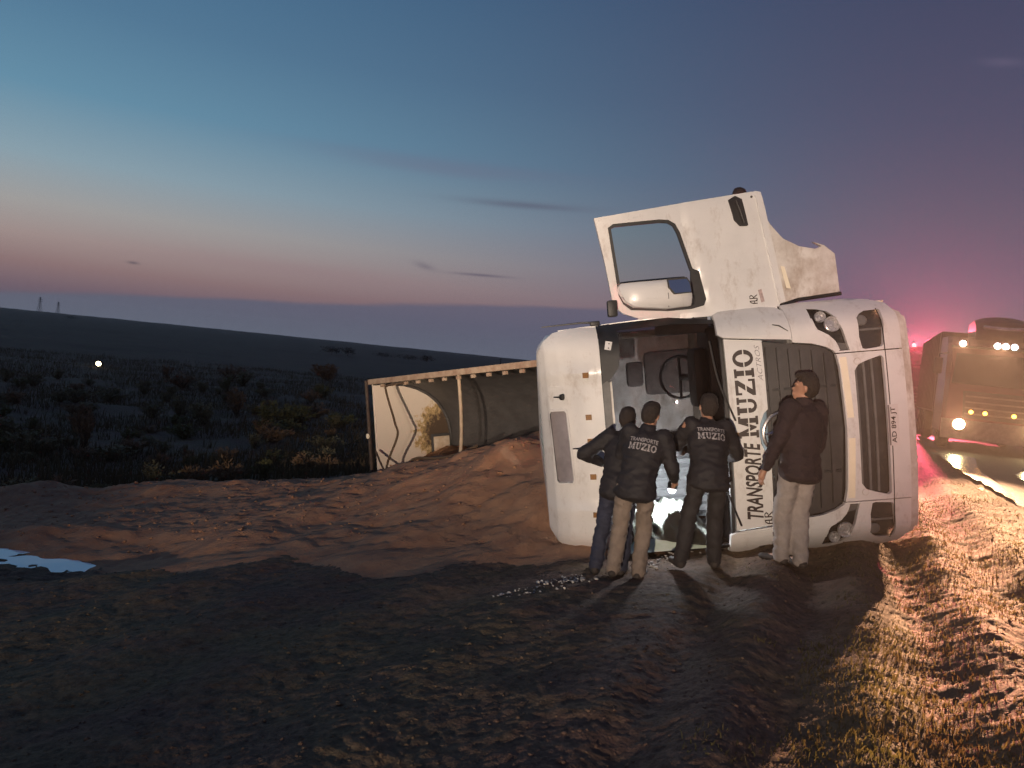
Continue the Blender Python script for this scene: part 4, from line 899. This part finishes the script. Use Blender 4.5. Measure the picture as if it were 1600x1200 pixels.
# ------------------------------------------------------------------ people
def hull_caps(caps):
    bm = bmesh.new()
    for p0, r0, p1, r1 in caps:
        b2 = bmesh.new()
        for p, r in ((p0, r0), (p1, r1)):
            rr3 = r if isinstance(r, (tuple, list)) else (r, r, r)
            ret = bmesh.ops.create_icosphere(b2, subdivisions=2, radius=1)
            for v in ret['verts']: v.co = Vector((v.co.x*rr3[0], v.co.y*rr3[1], v.co.z*rr3[2]))+Vector(p)
        res = bmesh.ops.convex_hull(b2, input=b2.verts[:])
        dead = [g for g in res['geom_interior'] if isinstance(g, bmesh.types.BMVert)]
        bmesh.ops.delete(b2, geom=dead, context='VERTS')
        me = bpy.data.meshes.new('x'); b2.to_mesh(me); b2.free(); bm.from_mesh(me); bpy.data.meshes.remove(me)
    return bm
def remesh(bm, vox, smooth=3):
    me = bpy.data.meshes.new('x'); bm.to_mesh(me); bm.free(); o = bpy.data.objects.new('x', me); COL.objects.link(o)
    md = o.modifiers.new('r', 'REMESH'); md.mode = 'VOXEL'; md.voxel_size = vox
    ms = o.modifiers.new('s', 'SMOOTH'); ms.iterations = smooth; ms.factor = .5
    dg = bpy.context.evaluated_depsgraph_get(); out = bpy.data.meshes.new_from_object(o.evaluated_get(dg)); bpy.data.objects.remove(o); bpy.data.meshes.remove(me)
    return out
def wrinkle(me, amp, fr, seed, squash=(1, 1, 2.2)):
    bm = bmesh.new(); bm.from_mesh(me); bm.normal_update(); sv_ = Vector((seed*3.7, seed*1.3, seed*.7))
    for v in bm.verts:
        c = Vector((v.co.x*squash[0], v.co.y*squash[1], v.co.z*squash[2]))*fr+sv_
        d = (1-abs(mnoise.noise(c))*2)*.6+mnoise.noise(c*2.3)*.5
        v.co += v.normal*amp*d
    bm.to_mesh(me); bm.free(); me.shade_smooth(); return me
def lerp(a, b, t): return Vector(a)*(1-t)+Vector(b)*t
def person(name, label, loc, rotz, seed=1, scale=1.0, lean=0, side=0, twist=0, hip=(0, 0, .93), feet=((-.1, 0, 0), (.1, 0, 0)), knees=None, arms=None, head=(0, 0), top='navy', trs='beige', shoe='shoe', printed=False, toes=None, group='people at the crash'):
    e = empty(name, loc, rotz, label, 'person', group); e.scale = (scale,)*3
    hip = Vector(hip); Rm = Matrix.Rotation(R(twist), 3, 'Z') @ Matrix.Rotation(R(side), 3, 'Y') @ Matrix.Rotation(R(-lean), 3, 'X')
    ub = lambda x, y, z: hip+Rm @ Vector((x, y, z))
    chest, neck, hc = ub(0, .01, .34), ub(0, .0, .54), None
    sh = [ub(-.19, 0, .48), ub(.19, 0, .48)]; hp = [hip+Vector((-.095, 0, -.02)), hip+Vector((.095, 0, -.02))]
    HR = Rm @ Matrix.Rotation(R(head[0]), 3, 'Z') @ Matrix.Rotation(R(-head[1]), 3, 'X')
    hb = ub(0, .02, .58); H = lambda x, y, z: hb+HR @ Vector((x, y, z))
    el = []; wr_ = []; hd = []
    arms = arms or (((-.06, .0, -.28), (-.02, .10, -.53)), ((.06, .0, -.28), (.02, .10, -.53)))
    for i in (0, 1):
        el.append(sh[i]+Vector(arms[i][0])); wr_.append(sh[i]+Vector(arms[i][1])); hd.append((wr_[i]-el[i]).normalized())
    ft = [Vector(f)+Vector((0, 0, .085)) for f in feet]
    kn = [Vector(k) for k in knees] if knees else [lerp(hp[i], ft[i], .5)+Vector((0, .05, 0)) for i in (0, 1)]
    toe = [Vector(t) for t in toes] if toes else [Vector((.03*(-1 if i == 0 else 1), .17, -.055)) for i in (0, 1)]
    # body: one surface
    caps = [(ub(0, 0, .02), (.15, .11, .10), ub(0, .01, .18), (.135, .10, .1)), (ub(0, .01, .18), (.135, .10, .1), chest, (.165, .115, .12)), (chest, (.16, .11, .12), ub(0, 0, .46), (.15, .085, .06)),
            (ub(0, 0, .44), .075, H(0, .0, .02), .055), (H(0, .005, .145), (.075, .092, .095), H(0, .02, .10), (.07, .085, .08)), (H(0, .035, .06), (.055, .06, .05), H(0, .06, .015), (.035, .035, .03)),
            (H(0, .10, .10), .011, H(0, .108, .075), .014), (H(-.077, .0, .11), .018, H(-.078, -.008, .08), .014), (H(.077, .0, .11), .018, H(.078, -.008, .08), .014), (H(-.03, .098, .038), .010, H(.03, .098, .038), .010), (H(-.05, .09, .128), .013, H(.05, .09, .128), .013)]
    for i in (0, 1):
        caps += [(sh[i], .062, el[i], .046), (el[i], .046, wr_[i], .028), (hp[i], .085, kn[i], .058), (kn[i], .055, ft[i], .040), (ft[i], .04, ft[i]+toe[i]*.9, .028)]
        caps += [(wr_[i], .026, wr_[i]+hd[i]*.085, (.036, .030, .03))]
    me = remesh(hull_caps(caps), .012, 3); bm = bmesh.new(); bm.from_mesh(me)
    for i in (0, 1):                                  # fingers and thumb
        x, y, z = basis(hd[i]); fwd = Vector((0, 1, 0)); fw = (fwd-z*fwd.dot(z)); fw = fw.normalized() if fw.length > .1 else x; ac = z.cross(fw).normalized(); inn = ac if (ac.x > 0) == (i == 0) else -ac
        kb = wr_[i]+hd[i]*.085
        for k, ln in enumerate((.068, .078, .072, .055)):
            b0 = kb+fw*(.028-.019*k); p1 = b0+z*ln*.45+inn*.006; p2 = p1+z*ln*.33+inn*.016; p3 = p2+z*ln*.20+inn*.022; bm_tube(bm, [b0-z*.02, p1, p2, p3], [.0095, .009, .008, .006], 7)
        b0 = wr_[i]+hd[i]*.03+fw*.026; bm_tube(bm, [b0, b0+fw*.022+z*.025+inn*.008, b0+fw*.028+z*.055+inn*.016], [.012, .010, .007], 7)
    bm.to_mesh(me); bm.free(); me.shade_smooth(); link('body', me, M['skin'], e)
    for s in (-1, 1):
        bm = bmesh.new(); ret = bmesh.ops.create_icosphere(bm, subdivisions=2, radius=.008)
        for v in ret['verts']: v.co = v.co+H(.031*s, .096, .105)
        from_bm('eye', bm, M['black'], e)
    hm = remesh(hull_caps([(H(0, -.012, .16), (.086, .098, .092), H(0, -.03, .12), (.084, .085, .08)), (H(0, -.04, .10), (.078, .065, .06), H(0, -.035, .055), (.062, .045, .035)), (H(0, .06, .205), (.06, .04, .035), H(0, .0, .215), (.07, .06, .04))]), .012, 2)
    link('hair', wrinkle(hm, .011, 34, seed, (1, 1, .6)), M['hair'], e)
    # jacket
    jc = [(hip+Vector((0, -.012, -.10)), (.212, .165, .07), ub(0, -.005, .06), (.185, .148, .10)), (ub(0, 0, -.02), (.19, .15, .09), ub(0, .0, .10), (.18, .14, .10)), (ub(0, 0, .10), (.18, .14, .1), chest, (.205, .15, .13)), (chest, (.205, .15, .13), ub(0, -.005, .45), (.175, .11, .075)), (ub(0, -.005, .46), (.09, .08, .05), H(0, -.005, .0), (.068, .068, .03))]
    for i in (0, 1): jc += [(lerp(sh[i], neck, .15), .088, el[i], .066), (el[i], .066, lerp(el[i], wr_[i], .92), .046)]
    jm = wrinkle(remesh(hull_caps(jc), .018, 3), .019, 6, seed); jo = link('jacket' if top == 'navy' else 'sweater', jm, M[top], e)
    tr = [(hip+Vector((0, 0, .02)), (.145, .105, .05), hip+Vector((0, 0, -.08)), (.165, .125, .09))]
    for i in (0, 1): tr += [(hp[i], (.084, .10, .1), kn[i], .078), (kn[i], .078, ft[i]+Vector((0, 0, -.01)), .066)]
    link('trousers', wrinkle(remesh(hull_caps(tr), .018, 2), .019, 7, seed+5, (1, 1, 1.8)), M[trs], e)
    for i in (0, 1):
        sm_ = remesh(hull_caps([(ft[i]+Vector((0, -.03, -.035)), (.045, .05, .045), ft[i]+toe[i]*1.1+Vector((0, 0, .01)), (.045, .05, .032)), (ft[i], .05, ft[i]+Vector((0, 0, -.04)), .045)]), .014, 2); sm_.shade_smooth(); link('shoe', sm_, M[shoe], e)
    if printed:
        bmj = bmesh.new(); bmj.from_mesh(jm); bvh = BVHTree.FromBMesh(bmj)
        ctr = ub(0, -.2, .36); back_n = Rm @ Vector((0, 1, 0)); rx = Rm @ Vector((1, 0, 0)); uz = Rm @ Vector((0, 0, 1))
        for geo, w_, z0, z1 in ((G_TRANS0, .27, .03, .072), (G_MUZIO, .27, -.055, .018)):
            def fn(a, b):
                o_ = ctr+rx*((a-.5)*w_)+uz*(z0+(z1-z0)*b)-back_n*.3; h_ = bvh.ray_cast(o_, back_n)
                return tuple((h_[0] if h_[0] else o_+back_n*.35)-back_n*.006)
            text_map('print', geo, fn, M['print'], jo)
        bmj.free()
    return e
def gl(x, y, dz=0): return (x, y, gz(x, y)+dz)
person('person', 'man in navy jacket and beige trousers leaning towards the windscreen, back to us', gl(1.21, 6.98), R(-18), 1, .945, lean=17, side=4, feet=((-.13, -.02, 0), (.10, .07, 0)), knees=((-.12, .07, .50), (.10, .16, .50)),
       arms=(((-.06, .10, -.27), (.04, .34, -.22)), ((.09, .02, -.28), (.10, .20, -.40))), head=(-18, -6), printed=True)
person('person', 'man in dark blue clothes standing behind the beige-trousered man, elbow out to the left', gl(1.10, 7.22), R(-12), 2, .93, lean=24, feet=((-.15, -.06, 0), (.10, .04, 0)),
       arms=(((-.23, -.02, -.20), (-.04, .16, -.30)), ((.06, .10, -.26), (.0, .34, -.22))), head=(-10, -15), trs='navy2')
person('person', 'man in dark jacket and trousers bending into the windscreen, legs apart', gl(1.90, 7.14), R(2), 3, .965, lean=26, feet=((-.19, -.02, 0), (.17, .10, 0)), trs='dark_trs',
       arms=(((-.08, .14, -.24), (.02, .34, -.30)), ((.15, .06, -.25), (.06, .28, -.32))), head=(4, -22), printed=True)
person('person', 'man in dark sweater and pale trousers standing by the grille, looking left', gl(2.72, 7.12), R(24), 4, 1.03, lean=3, feet=((-.05, .05, 0), (.07, -.06, 0)), top='veil_maroon', trs='pale_trs',
       arms=(((-.06, .01, -.29), (-.09, .10, -.55)), ((.05, .03, -.29), (.05, .14, -.54))), head=(42, -8))
ph_ = at(1158, 302, 8.75)
person('person', 'person behind the open door on the cab, only dark hair showing', (ph_.x, ph_.y+.05, ph_.z-1.60), R(-10), 5, .96, lean=6, head=(0, -10), trs='dark_trs')

# ------------------------------------------------------------------ vehicles with lights on the road
def rd(u, v, z): return Vector((u*SI+v*CO, u*CO-v*SI, z))
def vehicle_matrix(u, v): 
    f = Vector((-SI, -CO, 0)); l = Vector((0, 0, 1)).cross(f); p = rd(u, v, rz(v)); return Matrix(((f.x, l.x, 0, p.x), (f.y, l.y, 0, p.y), (0, 0, 1, p.z), (0, 0, 0, 1)))
M['truck_paint'] = mat('dark_red_cab_paint', (.12, .035, .04), .4, var=.2, scale=2, coat=.4)
M['truck_box'] = mat('dull_body_panels', (.10, .07, .07), .6, var=.3, scale=3)
M['lamp_white'] = emis('white_roof_lamp', (1, .93, .95), 14); M['lamp_head'] = emis('head_lamp_light', (1, .78, .36), 60); M['lamp_amber'] = emis('amber_marker_light', (1, .42, .05), 9); M['lamp_red'] = emis('red_bar_and_added_beacon', (1, .06, .06), 12)
def road_truck(u, v, label, paint, roof_lamps, ambers, lit_head):
    t = empty('road_truck', mat=vehicle_matrix(u, v), label=label, cat='truck', group='trucks on the road')
    prof_ = [(0, .45), (.02, 1.0), (-.02, 1.75), (-.28, 2.75), (-.50, 2.95), (-1.9, 3.0), (-2.0, 2.9), (-2.0, .45)]
    bm = bmesh.new(); rows = []
    for yy, ins in ((-1.22, .10), (-1.12, .0), (0, -.06), (1.12, .0), (1.22, .10)): rows.append([bm.verts.new((x-ins if x > -1 else x, yy, z)) for x, z in prof_])
    for A, B in zip(rows, rows[1:]):
        for k in range(len(prof_)): bm.faces.new((A[k], B[k], B[(k+1) % len(prof_)], A[(k+1) % len(prof_)]))
    bm.faces.new(rows[0]); bm.faces.new(rows[-1][::-1]); bmesh.ops.recalc_face_normals(bm, faces=bm.faces); from_bm('cab', bm, paint, t, ang=25)
    fs = lambda y, z: float(np.interp(z, [.45, 1.0, 1.75, 2.75, 2.95], [.0, .02, -.02, -.28, -.5]))+.06*(1-min(1, abs(y)/1.12))
    panel('windscreen', [(-1.08, 1.72), (1.08, 1.72), (1.02, 2.52), (-1.02, 2.52)], mat('dark_screen', (.03, .025, .03), .1, var=0), t, fs, .012, .012)
    panel('grille', [(-.75, .85), (.75, .85), (.80, 1.55), (-.80, 1.55)], M['grille'], t, fs, .012, .012)
    for zz in (.95, 1.1, 1.25, 1.4): panel('slat', [(-.72, zz), (.72, zz), (.72, zz+.04), (-.72, zz+.04)], M['grey'], t, fs, .04, .03)
    panel('bumper', [(-1.2, .30), (1.2, .30), (1.22, .80), (-1.22, .80)], M['grey'], t, fs, .06, .10)
    # roof fairing with a pale visor strip
    bm = bmesh.new(); rws = []
    for yy in np.linspace(-1, 1, 9):
        k = math.sqrt(max(0, 1-yy*yy*.8)); rws.append([bm.verts.new((x, yy*.62, z)) for x, z in ((-.42+.1*k, 2.90), (-.55+.1*k, 3.25), (-.9, 3.35+.22*k), (-1.8, 3.30+.22*k), (-1.85, 2.9))])
    for A, B in zip(rws, rws[1:]):
        for k in range(4): bm.faces.new((A[k], B[k], B[k+1], A[k+1]))
    bm.faces.new(rws[0]); bm.faces.new(rws[-1][::-1]); bmesh.ops.recalc_face_normals(bm, faces=bm.faces); from_bm('roof_fairing', bm, paint, t, ang=40)
    bm = bmesh.new(); bm_tube(bm, [(-.30+.13*math.sqrt(max(0, 1-y*y)), y*.46, 3.24-.03*(1-y*y)) for y in np.linspace(-1, 1, 11)], .045, 6); from_bm('sun_visor', bm, M['white_dirty'], t)
    tube('light_bar', [(-.16, -1.15, 2.68), (-.10, 0, 2.68), (-.16, 1.15, 2.68)], .03, M['steel'], t, 8)
    for yy in roof_lamps:
        o = lathe('roof_lamp', [(.02, -.10), (.07, -.08), (.085, .0), (.08, .01)], (-.06, yy, 2.76), (1, 0, 0), M['steel'], t, 14, cap=False); lathe('lens', [(.002, .0), (.075, 0), (.05, .03), (.002, .04)], (-.06, yy, 2.76), (1, 0, 0), M['lamp_white'], o, 14)
    for yy, zz in ambers: lathe('marker_lamp', [(.002, 0), (.05, 0), (.045, .03), (.002, .045)], (fs(yy, zz)+.06, yy, zz), (1, 0, 0), M['lamp_amber'], t, 12)
    for yy in (-.82, .82):
        o = lathe('headlamp', [(.03, -.08), (.12, -.03), (.15, .02), (.14, .03)], (.12, yy, .68), (1, 0, 0), M['chrome'], t, 18, cap=False)
        lathe('lens', [(.002, .03), (.13, .015), (.12, .05), (.002, .07)], (.12, yy, .68), (1, 0, 0), M['lamp_head'] if yy in lit_head else M['grey'], o, 18)
    for s in (-1, 1):
        tube('mirror_arm', [(-.25, 1.2*s, 2.5), (-.1, 1.42*s, 2.45), (-.12, 1.42*s, 1.9)], .02, M['black'], t, 6); box('mirror', (-.14, 1.42*s, 2.15), (.1, .2, .42), M['black'], t, bev=.03)
        for xx in (-1.0, -5.2, -6.5):
            o = lathe('wheel', [(.26, -.14), (.45, -.14), (.5, -.08), (.5, .08), (.45, .14), (.26, .14)], (xx, 1.05*s, .5), (0, 1, 0), M['rubber'], t, 20, cap=False); lathe('rim', [(.02, .05), (.1, .05), (.26, .0), (.27, -.1)], (xx, 1.05*s, .5), (0, s, 0), M['grey'], o, 16, cap=False)
    box('cargo_box', (-4.8, 0, 2.05), (5.2, 2.46, 2.3), M['truck_box'], t, bev=.03)
    for k in range(12):
        for s in (-1, 1): box('side_rib', (-2.4-k*.43, 1.25*s, 2.05), (.07, .05, 2.2), M['truck_box'], t, bev=.01)
    box('chassis', (-4.2, 0, .78), (6, .9, .24), M['rust'], t)
    return t
tk1 = road_truck(22.9, 3.62, 'truck with one glaring headlamp and a row of white roof lamps, nearest on the road', M['truck_paint'], (-.92, -.15, .03, .22, .92), ((-.58, 1.02), (-.27, 1.02), (.36, 1.02)), (.82, -.82))
tk2 = road_truck(38.5, 3.15, 'farther truck with three white roof lamps and small amber lights, half hidden by the cab', M['truck_box'], (-.80, .0, .72), ((-.68, .92), (-.35, .93), (.05, .95), (.35, 1.15)), ())

# ------------------------------------------------------------------ lamps, some beams added
def spot(name, parent, loc, target_local, energy, col, size_deg, blend, rad):
    d = bpy.data.lights.new(name, 'SPOT'); d.energy = energy; d.color = col; d.spot_size = R(size_deg); d.spot_blend = blend; d.shadow_soft_size = rad
    o = bpy.data.objects.new(name, d); COL.objects.link(o); o.parent = parent; o.location = loc
    o.rotation_euler = (Vector(target_local)-Vector(loc)).to_track_quat('-Z', 'Y').to_euler(); return o
for yy in (.82, -.82): spot('headlamp_beam', tk1, (.24, yy, .68), (21, -3.5, 1.6), 80000, (1, .50, .24), 12, .8, .10)
for yy in (-.92, -.15): spot('verge_fill_beam', tk1, (.0, yy, 2.76), (19.5 if yy < -.5 else 22.0, -3.0 if yy < -.5 else -2.6, -.05), 26000 if yy < -.5 else 50000, (1, .52, .27), 28 if yy < -.5 else 15, .8, .08)  # orange beams added at the roof lamps to light the verge
# red beacons added to the farther truck for a pink glow in the air
for yy in (.45, -.45):
    o = lathe('added_beacon', [(.01, 0), (.09, 0), (.08, .12), (.03, .16), (.005, .165)], (-.6, yy, 3.5), (0, 0, 1), M['lamp_red'], tk2, 14)
    spot('added_beacon_light', tk2, (-.2, yy, 3.72), (30, -2.2, 2.4), 60000, (1, .10, .17), 44, .9, .1)

# pickup standing behind the photographer on the shoulder: its headlamps light the cab and grain, red bar on its roof
f = Vector((SI, CO, 0)); l = Vector((0, 0, 1)).cross(f); pp = rd(-9.2, .1, 0); pp.z = gz(pp.x, pp.y)+.02
pm = Matrix(((f.x, l.x, 0, pp.x), (f.y, l.y, 0, pp.y), (0, 0, 1, pp.z), (0, 0, 0, 1)))
pk = empty('parked_pickup', mat=pm, label='pickup with lit headlamps and a red light bar standing behind the photographer', cat='pickup')
prof_ = [(0, .45), (.02, .85), (-.1, 1.0), (-1.2, 1.08), (-1.75, 1.68), (-3.0, 1.72), (-3.3, 1.10), (-5.0, 1.08), (-5.0, .45)]
bm = bmesh.new(); rows = [[bm.verts.new((x, yy*(1 if z < 1.2 else .86), z)) for x, z in prof_] for yy in (-.9, .9)]
for k in range(len(prof_)): bm.faces.new((rows[0][k], rows[1][k], rows[1][(k+1) % len(prof_)], rows[0][(k+1) % len(prof_)]))
bm.faces.new(rows[0]); bm.faces.new(rows[1][::-1]); bmesh.ops.recalc_face_normals(bm, faces=bm.faces); from_bm('body', bm, M['white'], pk, ang=20)
panel('windscreen', [(-.72, 1.14), (.72, 1.14), (.66, 1.62), (-.66, 1.62)], M['black'], pk, lambda y, z: float(np.interp(z, [1.08, 1.68], [-1.2, -1.75])), .02, .01); panel('grille', [(-.5, .6), (.5, .6), (.5, .84), (-.5, .84)], M['grille'], pk, lambda y, z: .02, .02, .02)
for s in (-1, 1):
    for xx in (-.85, -4.0): lathe('wheel', [(.2, -.1), (.34, -.1), (.37, 0), (.34, .1), (.2, .1), (.05, .06)], (xx, .82*s, .37), (0, s, 0), M['rubber'], pk, 20)
    lathe('headlamp', [(.002, 0), (.10, 0), (.08, .04), (.002, .06)], (.02, .68*s, .78), (1, 0, 0), emis('pickup_headlamp_light', (1, .86, .68), 25), pk, 16)
    spot('headlamp_beam', pk, (.10, .68*s, .78), *(((14, 2.0, 2.9), 10500, (1, .80, .62), 34, .8, .06) if s < 0 else ((14, 6.4, 3.2), 21000, (1, .76, .55), 36, .85, .06)))
box('light_bar', (-2.2, 0, 1.80), (.25, 1.2, .12), M['lamp_red'], pk, bev=.03)
# second red lamp: the flashing bar, turned towards the front of the lorry
spot('red_bar_beam', pk, (-2.0, -.3, 1.95), (14, -1.9, 2.3), 3400, (1, .10, .16), 20, 1, .2)

# ------------------------------------------------------------------ thin air volume, added so the lamps glow
bm = bmesh.new(); bm_box(bm, (0, 0, 5), (2800, 2800, 36)); hzm = bpy.data.materials.new('glow_air'); hzm.use_nodes = True; t = hzm.node_tree; t.nodes.clear()
o_ = t.nodes.new('ShaderNodeOutputMaterial'); pv = t.nodes.new('ShaderNodeVolumePrincipled'); pv.inputs['Density'].default_value = .00016; pv.inputs['Color'].default_value = (.9, .9, .92, 1); pv.inputs['Anisotropy'].default_value = .66
t.links.new(pv.outputs[0], o_.inputs['Volume'])
hz_o = from_bm('glow_haze', bm, hzm, smooth=False); hz_o['kind'] = 'stuff'; hz_o['label'] = 'thin haze added over the whole place to spread the lamp glow'
